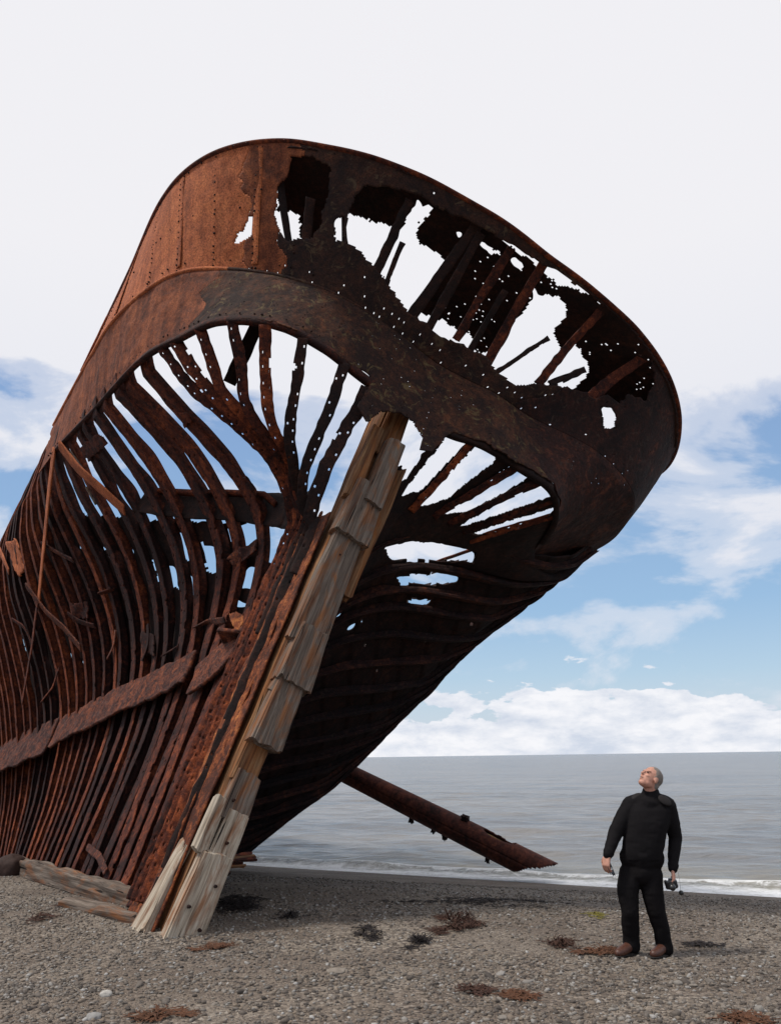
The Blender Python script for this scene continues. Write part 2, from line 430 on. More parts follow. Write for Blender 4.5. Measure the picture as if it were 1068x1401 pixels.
_tt = np.linspace(-220, 330, 6000)
_pr = CP(CR, _tt, HR); _arc = np.concatenate([[0], np.cumsum(np.linalg.norm(np.diff(_pr, axis=0), axis=1))])
def tgrid(t0, t1, step):
    a0, a1 = np.interp([t0, t1], _tt, _arc); n = max(2, int((a1 - a0) / step))
    return np.interp(np.linspace(a0, a1, n + 1), _arc, _tt)
def t_of_px(Cv, h, px):
    q = proj(CP(Cv, _tt, h)); d = np.hypot(q[:, 0] - px[0], q[:, 1] - px[1])
    d[(_tt < -210)] = 1e9
    return _tt[np.argmin(d)]

def surf_bulwark(t, v, push=0.0):
    """v 0 at rail, 1 at knuckle"""
    a, b = CP(CR, t, HR), CP(CK, t, HK)
    return a + (b - a) * v[..., None]
def surf_counter(t, v):
    a, b = CP(CK, t, HK), CP(CL, t, HL)
    return a + (b - a) * v[..., None]

def grid_mesh(Pg, keep=None, smooth=5):
    ny, nx = Pg.shape[:2]
    i = np.arange((ny - 1) * (nx - 1)); r, c = i // (nx - 1), i % (nx - 1); a = r * nx + c
    f = np.stack([a, a + 1, a + nx + 1, a + nx], 1)
    v = Pg.reshape(-1, 3)
    if keep is not None: f = f[keep.ravel()]
    used = np.unique(f); remap = -np.ones(len(v), int); remap[used] = np.arange(len(used))
    v, f = v[used], remap[f]
    if keep is not None and smooth:
        e = np.sort(np.concatenate([f[:, [0, 1]], f[:, [1, 2]], f[:, [2, 3]], f[:, [3, 0]]]), axis=1)
        key = e[:, 0].astype(np.int64) * len(v) + e[:, 1]
        uq, cnt = np.unique(key, return_counts=True); b = uq[cnt == 1]; b = np.stack([b // len(v), b % len(v)], 1)
        deg = np.bincount(b.ravel(), minlength=len(v))
        # leave single-cell rivet holes alone: only smooth long boundary runs
        comp = np.arange(len(v))
        for _ in range(12):
            mn = np.minimum(comp[b[:, 0]], comp[b[:, 1]])
            np.minimum.at(comp, b[:, 0], mn); np.minimum.at(comp, b[:, 1], mn)
        size = np.bincount(comp[b.ravel()], minlength=len(v))[comp]
        m = (deg == 2) & (size > 16)
        v = v.copy()
        for _ in range(smooth):
            acc = np.zeros_like(v); np.add.at(acc, b[:, 0], v[b[:, 1]]); np.add.at(acc, b[:, 1], v[b[:, 0]])
            v[m] = 0.4 * v[m] + 0.3 * acc[m]
    return v, f
def cell_centres(Pg): return (Pg[:-1, :-1] + Pg[1:, :-1] + Pg[:-1, 1:] + Pg[1:, 1:]) / 4
def jag(px, amp=2.2, seed=0):
    return px + np.stack([vnoise(px, 0.14, seed + 1) + 0.35 * vnoise(px, 0.4, seed + 2), vnoise(px, 0.14, seed + 3) + 0.35 * vnoise(px, 0.4, seed + 4)], 1) * amp
def cut(Pg, holes, keeps=(), seed=0, amp=2.2):
    q = proj(cell_centres(Pg).reshape(-1, 3)); qj = jag(q, amp, seed)
    k = np.ones(len(q), bool)
    for h in holes: k &= ~inpoly(qj, h)
    for h in keeps: k &= inpoly(qj, h)
    return k.reshape(Pg.shape[0] - 1, Pg.shape[1] - 1), q
def normals_of(Pg):
    du = np.gradient(Pg, axis=1); dv = np.gradient(Pg, axis=0)
    n = np.cross(du, dv); return n / (np.linalg.norm(n, axis=2, keepdims=True) + 1e-9)
def dent(Pg, amp=0.02, s=1.2, seed=0):
    n = normals_of(Pg); f = Pg.reshape(-1, 3)
    d = (vnoise(f, s, seed) * amp + vnoise(f, s * 4, seed + 1) * amp * 0.3 + vnoise(f, s * 14, seed + 2) * amp * 0.12).reshape(Pg.shape[:2])
    k = np.linspace(0, 1, Pg.shape[0]); d = d * np.clip(np.minimum(k, 1 - k) * 12, 0.0, 1)[:, None]
    return Pg + n * d[..., None]

# --- bulwark plating
HOLES_BUL = [
 [(320,331),(347,291),(355,311),(341,326),(330,332)],
 [(397,216),(427,213),(453,229),(450,262),(444,280),(440,300),(430,326),(408,328),(390,328),(379,311),(377,292),(382,255),(397,232),(399,214)],
 [(455,303),(462,296),(472,296),(472,330),(459,330)],
 [(474,297),(486,268),(500,255),(512,256),(530,254),(551,262),(578,268),(607,288),(660,312),(698,334),(739,360),(763,370),(800,400),(842,430),(876,464),(890,495),(896,525),(880,548),(858,540),(846,552),(826,540),(812,545),(800,537),(764,527),(731,525),(706,528),(677,505),(665,488),(636,472),(611,464),(595,455),(583,443),(560,428),(537,398),(516,369),(500,352),(487,338),(474,332)],
 [(821,558),(836,556),(842,566),(838,575),(843,586),(825,587)],
]
def rivet_rows(tg, vg, keep, rows, dt_m, prob, rng):
    ncol = len(tg) - 1
    for v in rows:
        r = int(np.clip(np.searchsorted(vg, v), 0, len(vg) - 2)); c = int(rng.integers(0, 6))
        while c < ncol:
            if rng.random() < prob: keep[r, c] = False
            c += max(2, int(dt_m * (0.7 + 0.6 * rng.random())))
def make_bulwark():
    tg = tgrid(-215, 185, 0.021); vg = np.linspace(0, 1, 76)
    T, Vv = np.meshgrid(tg, vg)
    Pg = dent(surf_bulwark(T, Vv), 0.018, 1.3, 3)
    holes = list(HOLES_BUL)
    keep, q = cut(Pg, holes, seed=2)
    # plates gone forward on the port side: only the strake under the rail is left
    Tc = (T[:-1, :-1] + T[1:, 1:]) / 2; Vc = (Vv[:-1, :-1] + Vv[1:, 1:]) / 2
    lim = np.interp(Tc, [-215, -100, -62, -48], [0.12, 0.14, 0.45, 1.1]) + 0.03 * np.sign(np.sin(Tc * 1.3))
    keep &= Vc < lim
    rng = np.random.default_rng(5)
    tr = (Tc > 75)
    k2 = keep.copy()
    rivet_rows(tg, vg, k2, (0.9, 0.97), 9, 0.35, rng)
    keep = np.where(Tc > 28, k2, keep)
    rnd = rng.random(keep.shape) < 0.0012 * (Tc > 60); keep &= ~rnd
    split = 36.5 + 2.2 * np.sin(Vc * 9) + 1.5 * np.sin(Vc * 23)
    kb = keep & (Tc >= split); keep = keep & (Tc < split)
    kd = kb & (Tc > 121 + 2 * np.sin(Vc * 11)); kb = kb & ~kd
    me = npmesh('bulwark_plating', *grid_mesh(Pg, kd), True)
    o = part('bulwark_plating', me, M_SFRAME); solid(o, 0.016, 0); o['label'] = 'bulwark plating round the starboard quarter, its shade painted almost black'
    nz_ = (vnoise(cell_centres(Pg).reshape(-1, 3), 3.5, 77) * 2.2 + vnoise(cell_centres(Pg).reshape(-1, 3), 11, 78) * 1.0).reshape(Tc.shape)
    km = (kb | keep) & (Tc > 31.5 + nz_) & (Tc < 41.5 + 1.5 * nz_); kb = kb & ~km; keep = keep & ~km
    me = npmesh('bulwark_plating', *grid_mesh(Pg, km), True)
    o = part('bulwark_plating', me, M_QUARTER); solid(o, 0.016, 0); o['label'] = 'brown streaked plate between the orange and the dark bulwark plating'
    me = npmesh('bulwark_plating', *grid_mesh(Pg, kb), True)
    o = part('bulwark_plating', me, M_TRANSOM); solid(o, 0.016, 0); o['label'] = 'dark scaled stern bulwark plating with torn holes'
    me = npmesh('bulwark_plating', *grid_mesh(Pg, keep), True)
    o = part('bulwark_plating', me, M_PLATE); solid(o, 0.016, 0)
    return o
bul = make_bulwark(); bul['label'] = 'smooth orange brown bulwark plating of the port quarter'

# --- counter plating
LOWER_EDGE = [(40,700),(86,605),(130,560),(165,527),(200,490),(222,474),(250,459),(280,443),(300,436),(345,436),(372,440),(400,450),(440,470),(475,495),(506,514),(508,524),(498,540),(486,566),(468,590),(473,602),(486,606),(500,577),(520,562),(548,566),(566,578),(578,600),(572,622),(560,645),(570,650),(580,640),(590,618),(620,590),(641,600),(665,605),(690,622),(722,640),(757,662),(766,685),(762,702),(740,722),(700,750),(640,745),(640,900),(1000,900),(1000,560),(820,480),(420,200),(180,330),(80,560)]
def make_counter():
    tg = tgrid(-60, 182, 0.024); vg = np.linspace(0, 1.75, 84)
    T, Vv = np.meshgrid(tg, vg)
    lim = np.interp(T, [-60, 55, 70, 85, 110, 125, 150, 182], [1.02, 1.02, 1.35, 1.7, 1.3, 1.05, 1.05, 1.05])
    Vl = Vv / 1.75 * lim
    Pg = dent(surf_counter(T, Vl), 0.03, 1.6, 11)
    keep, q = cut(Pg, [], [LOWER_EDGE], seed=8, amp=1.4)
    Tc = (T[:-1, :-1] + T[1:, 1:]) / 2
    rng = np.random.default_rng(9)
    k2 = keep.copy()
    rivet_rows(tg, vg, k2, (0.06, 0.16, 0.5, 0.62, 1.2, 1.5, 1.62), 10, 0.3, rng)
    for tc_ in tgrid(30, 150, 0.55):
        c = int(np.searchsorted(tg, tc_))
        for r in range(3, len(vg) - 3, 5):
            if rng.random() < 0.45: k2[r, min(c, k2.shape[1] - 1)] = False
    keep = np.where(Tc > 30, k2, keep)
    Vc = (Vv[:-1, :-1] + Vv[1:, 1:]) / 2
    kp_ = keep & (Tc < 24 + 2 * np.sin(Vc * 7)); keep = keep & ~kp_
    kd = keep & (Tc > 124 + 2 * np.sin(Vc * 9)); keep = keep & ~kd
    me = npmesh('counter_plating', *grid_mesh(Pg, kd), True)
    o = part('counter_plating', me, M_SFRAME); solid(o, 0.016, 0); o['label'] = 'counter plating on the starboard quarter, its shade painted almost black'
    me = npmesh('counter_plating', *grid_mesh(Pg, kp_), True)
    o = part('counter_plating', me, M_QUARTER); solid(o, 0.016, 0); o['label'] = 'brown plating below the knuckle on the port quarter'
    me = npmesh('counter_plating', *grid_mesh(Pg, keep), True)
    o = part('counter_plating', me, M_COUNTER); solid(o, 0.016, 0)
    o['label'] = 'dark scaled plating round the underside of the counter'
make_counter()

# --- bars
def rect_bar(path, wdir, w_, d_, seed=0, taper=1.0, rough=0.006, step=0.05):
    """solid bar along a polyline, cross-section w_ (along wdir) x d_"""
    path = resample(path, step); n = len(path)
    tan = np.gradient(path, axis=0); tan /= np.linalg.norm(tan, axis=1, keepdims=True)
    wd = np.broadcast_to(wdir, path.shape).copy()
    wd -= (wd * tan).sum(1, keepdims=True) * tan; wd /= np.linalg.norm(wd, axis=1, keepdims=True)
    dd = np.cross(tan, wd)
    k = np.linspace(1, taper, n)[:, None]
    jw = (1 + vnoise(path * 1.0, 6, seed) * rough * 20)[:, None]
    c = [path - wd * w_ / 2 * k * jw - dd * d_ / 2 * k, path + wd * w_ / 2 * k - dd * d_ / 2 * k,
         path + wd * w_ / 2 * k * jw + dd * d_ / 2 * k, path - wd * w_ / 2 * k + dd * d_ / 2 * k]
    v = np.stack(c, 1).reshape(-1, 3); f = []
    for i in range(n - 1):
        for j in range(4):
            a = i * 4 + j; b = i * 4 + (j + 1) % 4; f.append((a, b, b + 4, a + 4))
    f.append((3, 2, 1, 0)); e = (n - 1) * 4; f.append((e, e + 1, e + 2, e + 3))
    return v, np.array(f)
def resample(p, step):
    p = np.asarray(p, float); d = np.concatenate([[0], np.cumsum(np.linalg.norm(np.diff(p, axis=0), axis=1))])
    n = max(2, int(d[-1] / step) + 1); x = np.linspace(0, d[-1], n)
    return np.stack([np.interp(x, d, p[:, i]) for i in range(3)], 1)
def smooth_path(p, step=0.04, it=3):
    q = resample(p, step)
    for _ in range(it * 6):
        q[1:-1] = q[1:-1] * 0.5 + (q[:-2] + q[2:]) * 0.25
    return q
def merge(parts):
    vs, fs, o = [], [], 0
    for v, f in parts: vs.append(v); fs.append(f + o); o += len(v)
    return np.concatenate(vs), np.concatenate(fs)

def rib_mesh(path, nout, w_=0.15, web=0.13, seed=0, rivets=True, step=0.03, wside=1):
    """corroded angle-iron frame: outer flange grid with rivet holes, web standing inboard"""
    path = resample(path, step); n = len(path)
    tan = np.gradient(path, axis=0); tan /= np.linalg.norm(tan, axis=1, keepdims=True)
    no = resample_like(nout, n) if np.ndim(nout) == 2 else np.broadcast_to(nout, path.shape).copy()
    no = no - (no * tan).sum(1, keepdims=True) * tan; no /= np.linalg.norm(no, axis=1, keepdims=True)
    sd_ = np.cross(tan, no)
    cols = np.array([-0.5, -0.32, -0.16, 0.0, 0.18, 0.34, 0.5]) * w_
    rng = np.random.default_rng(seed)
    rows = []
    for j, c in enumerate(cols):
        e = np.zeros(n)
        if j in (0, 6):
            e = (vnoise(np.stack([np.arange(n) * step, np.full(n, j + seed * 3.1)], 1), 3.5, seed) * 0.014 + vnoise(np.stack([np.arange(n) * step, np.full(n, j * 2.0)], 1), 12, seed) * 0.010)
        bow = 0.004 * abs(c / w_ * 2) ** 2
        rows.append(path + sd_ * (c + e)[:, None] - no * bow + no * (vnoise(path, 7, seed + j) * 0.004)[:, None])
    Pg = np.stack(rows, 0)
    keep = np.ones((len(cols) - 1, n - 1), bool)
    if rivets:
        j = 4 if wside > 0 else 1
        k = int(rng.integers(2, 6))
        while k < n - 2:
            if rng.random() < 0.75: keep[j, k] = False
            if rng.random() < 0.18: keep[5 - j, min(k + 2, n - 2)] = False
            k += int(rng.integers(5, 8))
        for _ in range(max(1, n // 60)):           # bites out of the edge
            k = int(rng.integers(3, n - 6)); keep[0 if wside > 0 else 5, k:k + int(rng.integers(2, 5))] = False
    v1, f1 = grid_mesh(Pg, keep, 0)
    # web
    c0 = cols[2] if wside > 0 else cols[3]
    wj = web * (0.85 + 0.25 * vnoise(np.stack([np.arange(n) * step, np.full(n, seed * 1.7)], 1), 2.2, seed + 5))
    web0 = path + sd_ * c0 - no * 0.002
    Pw = np.stack([web0, web0 - no * (wj / 2)[:, None], web0 - no * wj[:, None]], 0)
    v2, f2 = grid_mesh(Pw)
    web1 = path + sd_ * cols[1 if wside < 0 else 5] - no * 0.004
    Pw = np.stack([web1, web1 - no * (wj * 0.35)[:, None]], 0)
    v3, f3 = grid_mesh(Pw)
    return merge([(v1, f1), (v2, f2), (v3, f3)])
def resample_like(a, n):
    x = np.linspace(0, len(a) - 1, n); i = np.arange(len(a))
    return np.stack([np.interp(x, i, a[:, k]) for k in range(3)], 1)

# --- port sections (s,h) for frames that leave the keel at fb and lean 0.12 forward per metre
LEAN = 0.12
PORT = {
 1.4: [(-3.04,6.54),(-2.62,6.38),(-2.22,6.22),(-1.86,6.09),(-1.46,5.95),(-1.08,5.77),(-0.76,5.58),(-0.5,5.27),(-0.33,4.87),(-0.25,4.43),(-0.2,3.9),(-0.18,3.2),(-0.18,2.5),(-0.17,1.7),(-0.15,0.9),(-0.12,0.05)],
 2.1: [(-3.17,6.52),(-2.53,6.33),(-1.80,6.05),(-1.24,5.65),(-0.78,5.24),(-0.52,4.82),(-0.37,4.24),(-0.29,3.66),(-0.20,2.75),(-0.17,1.64),(-0.14,0.73),(-0.12,0.03)],
 3.4: [(-3.37,6.47),(-2.97,6.27),(-2.34,5.91),(-1.81,5.55),(-1.32,5.12),(-0.93,4.64),(-0.66,4.2),(-0.45,3.65),(-0.30,3.0),(-0.22,2.4),(-0.18,1.87),(-0.15,0.99),(-0.12,0.01)],
 5.9: [(-3.62,6.61),(-3.05,5.98),(-2.35,5.48),(-1.86,5.1),(-1.40,4.65),(-1.02,4.18),(-0.72,3.66),(-0.48,3.05),(-0.32,2.45),(-0.22,1.55),(-0.16,0.71),(-0.12,0.01)],
 9.0: [(-3.80,6.61),(-3.45,5.86),(-2.85,5.1),(-2.05,4.35),(-1.50,3.75),(-1.0,3.08),(-0.62,2.34),(-0.32,1.23),(-0.15,0.0)],
 12.0: [(-3.86,6.61),(-3.6,5.70),(-3.1,4.85),(-2.4,4.05),(-1.7,3.2),(-1.1,2.3),(-0.6,1.3),(-0.15,0.0)],
 20.0: [(-3.9,6.61),(-3.75,5.70),(-3.4,4.75),(-2.9,3.8),(-2.3,2.8),(-1.6,1.8),(-0.9,0.9),(-0.15,0.0)],
}
NS = 60
def sec_resample(pts, n=NS):
    p = np.array([(0, a, b) for a, b in pts], float)
    q = smooth_path(p, 0.06, 2)
    d = np.concatenate([[0], np.cumsum(np.linalg.norm(np.diff(q, axis=0), axis=1))]); x = np.linspace(0, d[-1], n)
    return np.stack([np.interp(x, d, q[:, 1]), np.interp(x, d, q[:, 2])], 1)
PK = sorted(PORT); PS = np.array([sec_resample(PORT[k]) for k in PK])
def port_section(fb):
    i = int(np.clip(np.searchsorted(PK, fb) - 1, 0, len(PK) - 2)); u = (fb - PK[i]) / (PK[i + 1] - PK[i])
    u = float(np.clip(u, -0.5, 1)); sc_ = PS[i] * (1 - u) + PS[i + 1] * u
    return W(fb + LEAN * sc_[:, 1], sc_[:, 0], sc_[:, 1])
def port_out(path):
    tan = np.gradient(path, axis=0); n = np.cross(tan, F)
    n /= np.linalg.norm(n, axis=1, keepdims=True)
    if (n @ S).mean() > 0: n = -n
    return n
PFB = np.arange(1.2, 20, 0.05)
PGRID = np.array([port_section(f_) for f_ in PFB]); PPX = proj(PGRID.reshape(-1, 3))
def on_port(px, py, out=0.0):
    i = int(np.argmin(np.hypot(PPX[:, 0] - px, PPX[:, 1] - py)))
    r, c = divmod(i, NS)
    n = port_out(PGRID[r])[c]
    p = PGRID[r, c]
    d = ray(px, py); t = ((p - CAM) @ n) / (d @ n) if abs(d @ n) > 0.15 else np.linalg.norm(p - CAM) / np.linalg.norm(d)
    q = CAM + d * t
    if np.linalg.norm(q - p) > 0.35: q = p
    return q + n * out

def rail_drop(fb, n=12):
    """upper futtock from the section head up towards the rail"""
    h = np.linspace(9.0, 6.75, n); s_ = np.interp(h, [6.6, 7.7, 9.2], [np.interp(fb, [1, 6, 12], [-3.3, -3.68, -3.85]), -4.0, -4.12])
    return W(fb + LEAN * h, s_, h)

nrib = 0
fbs = np.concatenate([np.arange(1.4, 6.2, 0.5), np.arange(6.2, 14, 0.46), np.arange(14, 20, 0.6)])
RNG2 = np.random.default_rng(21)
for i, fb in enumerate(fbs):
    fb = fb + RNG2.normal() * 0.05
    p = port_section(fb)
    if fb > 5.6: p = np.concatenate([rail_drop(fb), p])
    p = smooth_path(p, 0.04, 1)
    wob = (np.sin(np.linspace(0, 6 + 5 * RNG2.random(), len(p)) + i * 1.7) * 0.022)[:, None] * F + (np.sin(np.linspace(0, 14, len(p)) + i * 2.3) * 0.012)[:, None] * S
    p = p + wob
    if fb <= 5.6:
        d0 = p[0] - p[3]; d0 /= np.linalg.norm(d0); n0 = port_out(p)[0]; p = np.concatenate([[p[0] + d0 * 0.26 - n0 * 0.16], [p[0] + d0 * 0.13 - n0 * 0.07], p])
    me = npmesh('rib', *rib_mesh(p, port_out(p), (0.25 if fb < 6.2 else 0.19) * (0.82 + 0.4 * RNG2.random()), 0.17, 100 + i), False)
    o = part('rib', me, M_FRAME); solid(o, 0.014, 0)

# --- fan frames at the stern, port side
def fan_path(px_list, lower, t_side=None):
    top = CP(CL, np.array([t_of_px(CL, HL, px_list[0])]), HL)[0]
    bot = lower[0]
    Y0, Y1 = top[1], bot[1]
    L = np.array(px_list, float); d = np.concatenate([[0], np.cumsum(np.hypot(*np.diff(L, axis=0).T))]); d /= d[-1]
    pts = [P(x, y, Y0 + (Y1 - Y0) * k - 0.12 * math.sin(math.pi * k)) for (x, y), k in zip(L, d)]
    return np.concatenate([np.array(pts), lower])
def post_side(f_, s_, h0, h1=0.1, n=10):
    h = np.linspace(h0, h1, n); return W(f_ + 0.02 * h, s_ * (0.75 + 0.25 * h / h0), h)
FAN = [
 ([(222,476),(248,513),(278,546),(311,570),(341,597),(371,630),(390,665),(400,705),(404,740)], 0.95, -0.32, 4.6),
 ([(239,466),(263,504),(287,534),(314,564),(345,592),(375,628),(396,662),(404,700)], 0.8, -0.35, 4.9),
 ([(273,448),(290,498),(302,531),(320,552),(344,579),(372,606),(396,640),(404,680)], 0.7, -0.34, 5.0),
 ([(318,438),(329,498),(332,540),(341,564),(356,588),(378,612),(398,640),(406,680)], 0.6, -0.34, 5.0),
 ([(363,444),(363,510),(365,555),(374,588),(388,612),(402,640),(408,675)], 0.5, -0.33, 5.05),
 ([(414,462),(407,519),(398,570),(396,606),(402,640),(410,680)], 0.4, -0.32, 5.0),
 ([(470,496),(455,552),(431,603),(417,642),(413,675),(414,700)], 0.25, -0.3, 4.9),
 ([(503,530),(486,566),(466,600),(446,640),(430,680),(422,715)], 0.1, -0.28, 4.8),
]
for i, (L_, f_, s_, h_) in enumerate(FAN):
    low = post_side(f_, s_, h_, 0.1 if i % 2 == 0 else 1.2 + 0.4 * i)
    p = smooth_path(fan_path(L_, low), 0.04, 1)
    me = npmesh('rib', *rib_mesh(p, -F * 0.8 - U * 0.5 - S * 0.35, 0.15 + 0.03 * (i in (1, 7)), 0.12, 300 + i, wside=-1 if i > 4 else 1), False)
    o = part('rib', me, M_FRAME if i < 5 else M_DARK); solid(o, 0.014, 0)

# rusty flank plates beside the stern post
def strip_on(path, wdir, w0, w1, name, mat, seed, th=0.02, amp=0.015, step=0.03, nw=8, ragged=0.02, hole_p=0.0, label=None):
    p = resample(path, step); n = len(p)
    wd = np.broadcast_to(wdir, p.shape); tan = np.gradient(p, axis=0); tan /= np.linalg.norm(tan, axis=1, keepdims=True)
    wd = wd - (wd * tan).sum(1, keepdims=True) * tan; wd = wd / np.linalg.norm(wd, axis=1, keepdims=True)
    k = np.linspace(w0, w1, n)
    x = np.arange(n) * step
    e0 = vnoise(np.stack([x, x * 0 + seed], 1), 3, seed) * ragged + vnoise(np.stack([x, x * 0 + seed], 1), 12, seed) * ragged * 0.4
    e1 = vnoise(np.stack([x, x * 0 + seed + 9], 1), 3, seed) * ragged + vnoise(np.stack([x, x * 0 + seed], 1), 11, seed + 3) * ragged * 0.4
    rows = [p + wd * ((-k / 2 + e0) * (1 - u) + (k / 2 + e1) * u)[:, None] for u in np.linspace(0, 1, nw)]
    Pg = dent(np.stack(rows, 0), amp, 3.0, seed)
    keep = np.ones((nw - 1, n - 1), bool)
    if hole_p: keep = np.random.default_rng(seed).random(keep.shape) > hole_p
    me = npmesh(name, *grid_mesh(Pg, keep), True)
    o = part(name, me, mat); solid(o, th, 0)
    if label: o['label'] = label
    return o
for i, (f_, s_, h0, h1, w_) in enumerate([(0.36, -0.33, 4.7, 0.0, 0.16), (0.62, -0.30, 3.4, 0.0, 0.18), (0.15, -0.27, 5.0, 0.6, 0.12), (0.9, -0.27, 2.4, 0.0, 0.15)]):
    strip_on(post_side(f_, s_, h0, h1, 14), F, w_ * 0.7, w_ * 1.3, 'flank_strap', M_ORANGE, 40 + i, 0.018, 0.03, ragged=0.03)
strip_on(W(np.linspace(0.46, 0.16, 8), np.linspace(-0.22, -0.25, 8), np.linspace(-0.1, 4.9, 8)), F, 1.10, 0.42, 'flank_plating', M_ORANGE, 77, 0.02, 0.03, nw=26, label='orange rust sheet behind the stern post')

# --- starboard side
STAR = {
 0.6: [(4.75,7.7),(4.2,6.9),(3.6,6.55),(2.6,6.3),(1.8,6.1),(1.2,5.8),(0.75,5.3),(0.45,4.6),(0.3,3.8),(0.25,2.6),(0.22,1.2),(0.2,0.05)],
 1.0: [(4.85,7.7),(4.35,6.8),(3.5,6.3),(2.5,6.0),(1.7,5.7),(1.1,5.2),(0.7,4.6),(0.42,3.8),(0.3,2.6),(0.25,1.2),(0.2,0.05)],
 2.0: [(4.85,7.7),(4.5,6.6),(3.75,5.62),(3.0,5.3),(2.0,4.95),(1.35,4.5),(0.9,3.9),(0.55,3.1),(0.4,2.2),(0.3,1.1),(0.2,0.05)],
 3.0: [(4.8,7.7),(4.55,6.5),(4.1,5.6),(3.55,4.8),(2.7,4.25),(1.8,3.75),(1.15,3.2),(0.75,2.4),(0.45,1.5),(0.2,0.05)],
 4.0: [(4.75,7.7),(4.6,6.2),(4.2,5.0),(3.6,4.05),(2.75,3.4),(1.9,2.85),(1.2,2.3),(0.75,1.6),(0.35,0.8),(0.2,0.05)],
 5.5: [(4.7,7.7),(4.6,6.0),(4.3,4.2),(3.55,2.85),(2.6,2.15),(1.6,1.5),(0.9,0.85),(0.4,0.35),(0.2,0.0)],
 7.5: [(4.6,7.7),(4.55,5.0),(4.15,3.0),(3.3,1.55),(2.3,0.9),(1.3,0.5),(0.6,0.2),(0.2,0.0)],
 11.0: [(4.5,7.7),(4.5,4.5),(4.2,2.2),(3.3,0.9),(2.3,0.45),(1.3,0.2),(0.6,0.05),(0.2,0.0)],
 20.0: [(4.3,7.7),(4.3,4.5),(4.1,2.2),(3.3,0.8),(2.3,0.4),(1.3,0.2),(0.6,0.05),(0.2,0.0)],
}
SK = sorted(STAR); SS = np.array([sec_resample(STAR[k]) for k in SK])
def star_section(f_):
    i = int(np.clip(np.searchsorted(SK, f_) - 1, 0, len(SK) - 2)); u = float(np.clip((f_ - SK[i]) / (SK[i + 1] - SK[i]), 0, 1))
    q = SS[i] * (1 - u) + SS[i + 1] * u
    return W(f_, q[:, 0], q[:, 1])
def star_out(path):
    tan = np.gradient(path, axis=0); n = np.cross(tan, F); n /= np.linalg.norm(n, axis=1, keepdims=True)
    # outboard = away from the keel line interior
    if (n @ S).mean() < 0: n = -n
    return n
HOLES_STAR = [
 [(525,748),(560,740),(620,744),(652,755),(648,773),(635,768),(560,768),(533,766)],
 [(541,788),(570,784),(620,784),(631,790),(625,799),(560,800),(548,803)],
 [(555,820),(597,818),(585,828),(563,832)],
 [(459,808),(470,785),(484,779),(488,786),(480,797)],
 [(488,815),(492,808),(500,812),(499,820),(492,823)],
 [(449,858),(458,842),(470,835),(466,843)],
 [(465,868),(478,854),(497,849),(480,864)],
 [(455,941),(468,936),(470,939),(460,945)],
 [(510,915),(516,914),(516,918)],
 [(642,852),(646,846),(647,856)],
]
HOLES_FAN = [
 [(546,566),(572,584),(581,605),(574,628),(556,655),(546,662),(552,615)],
 [(551,673),(569,651),(586,630),(620,590),(641,600),(612,632),(575,668)],
 [(577,687),(603,659),(653,611),(670,621),(674,632),(611,680)],
 [(608,700),(700,638),(724,651),(690,673),(641,697)],
 [(632,716),(690,685),(729,663),(759,677),(700,697),(645,715)],
 [(647,729),(679,718),(762,694),(729,718),(658,730)],
]
HOLES_FAN = [[((x - sum(a for a, b in h) / len(h)) * 1.10 + sum(a for a, b in h) / len(h), (y - sum(b for a, b in h) / len(h)) * 1.16 + sum(b for a, b in h) / len(h)) for x, y in h] if k_ else h for k_, h in enumerate(HOLES_FAN)]
def make_star():
    fg = np.concatenate([np.arange(0.6, 8, 0.05), np.arange(8, 20, 0.2)])
    Pg = np.array([star_section(f_) for f_ in fg])       # (f, v, 3)
    # finer along the section
    v0 = np.linspace(0, NS - 1, 260); i0 = np.floor(v0).astype(int).clip(0, NS - 2); u = (v0 - i0)[None, :, None]
    Pg = Pg[:, i0] * (1 - u) + Pg[:, i0 + 1] * u
    n = normals_of(Pg)
    if (n.reshape(-1, 3) @ S).mean() < 0: n = -n
    Pg = Pg - n * 0.17
    # strakes: slight lap along the section + roughness
    lap = (np.arange(260) % 13) / 13 * 0.02
    Pg = Pg + n * lap[None, :, None]
    Pg = dent(Pg, 0.02, 2.0, 31)
    keep, q = cut(Pg, HOLES_STAR, seed=5, amp=1.5)
    rng = np.random.default_rng(3)
    keep &= ~(rng.random(keep.shape) < 0.0006)
    me = npmesh('side_planking', *grid_mesh(Pg, keep), False)
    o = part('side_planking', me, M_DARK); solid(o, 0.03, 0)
    o['label'] = 'starboard side painted dark as in shade with a few gaps of sky'
    # bulwark side above the knuckle, forward of the curved stern
    ft = np.arange(0.7, 10, 0.04); yt = []
    for f_ in ft:
        q_ = proj(star_section(f_)); o_ = q_[:, 0].argsort(); m2 = (q_[:, 1] < 960) & (((star_section(f_) - B) @ S) > 0.45)
        q_ = q_[m2]; o_ = q_[:, 0].argsort(); yt.append(np.interp(575, q_[o_, 0], q_[o_, 1]))
    yt = np.maximum.accumulate(np.array(yt))
    fl = [float(np.interp(y_, yt, ft)) for y_ in (734, 778, 811, 838)]; st_ = 0.42
    while fl[-1] < 12: fl.append(fl[-1] + st_)
    print('star rib f', [round(x, 2) for x in fl[:6]])
    for i, f_ in enumerate(fl):
        p = smooth_path(star_section(f_)[2:], 0.05, 1)
        me = npmesh('rib', *rib_mesh(p, star_out(p), 0.15, 0.14, 500 + i, rivets=False, step=0.05), False)
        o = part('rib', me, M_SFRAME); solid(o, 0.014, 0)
make_star()

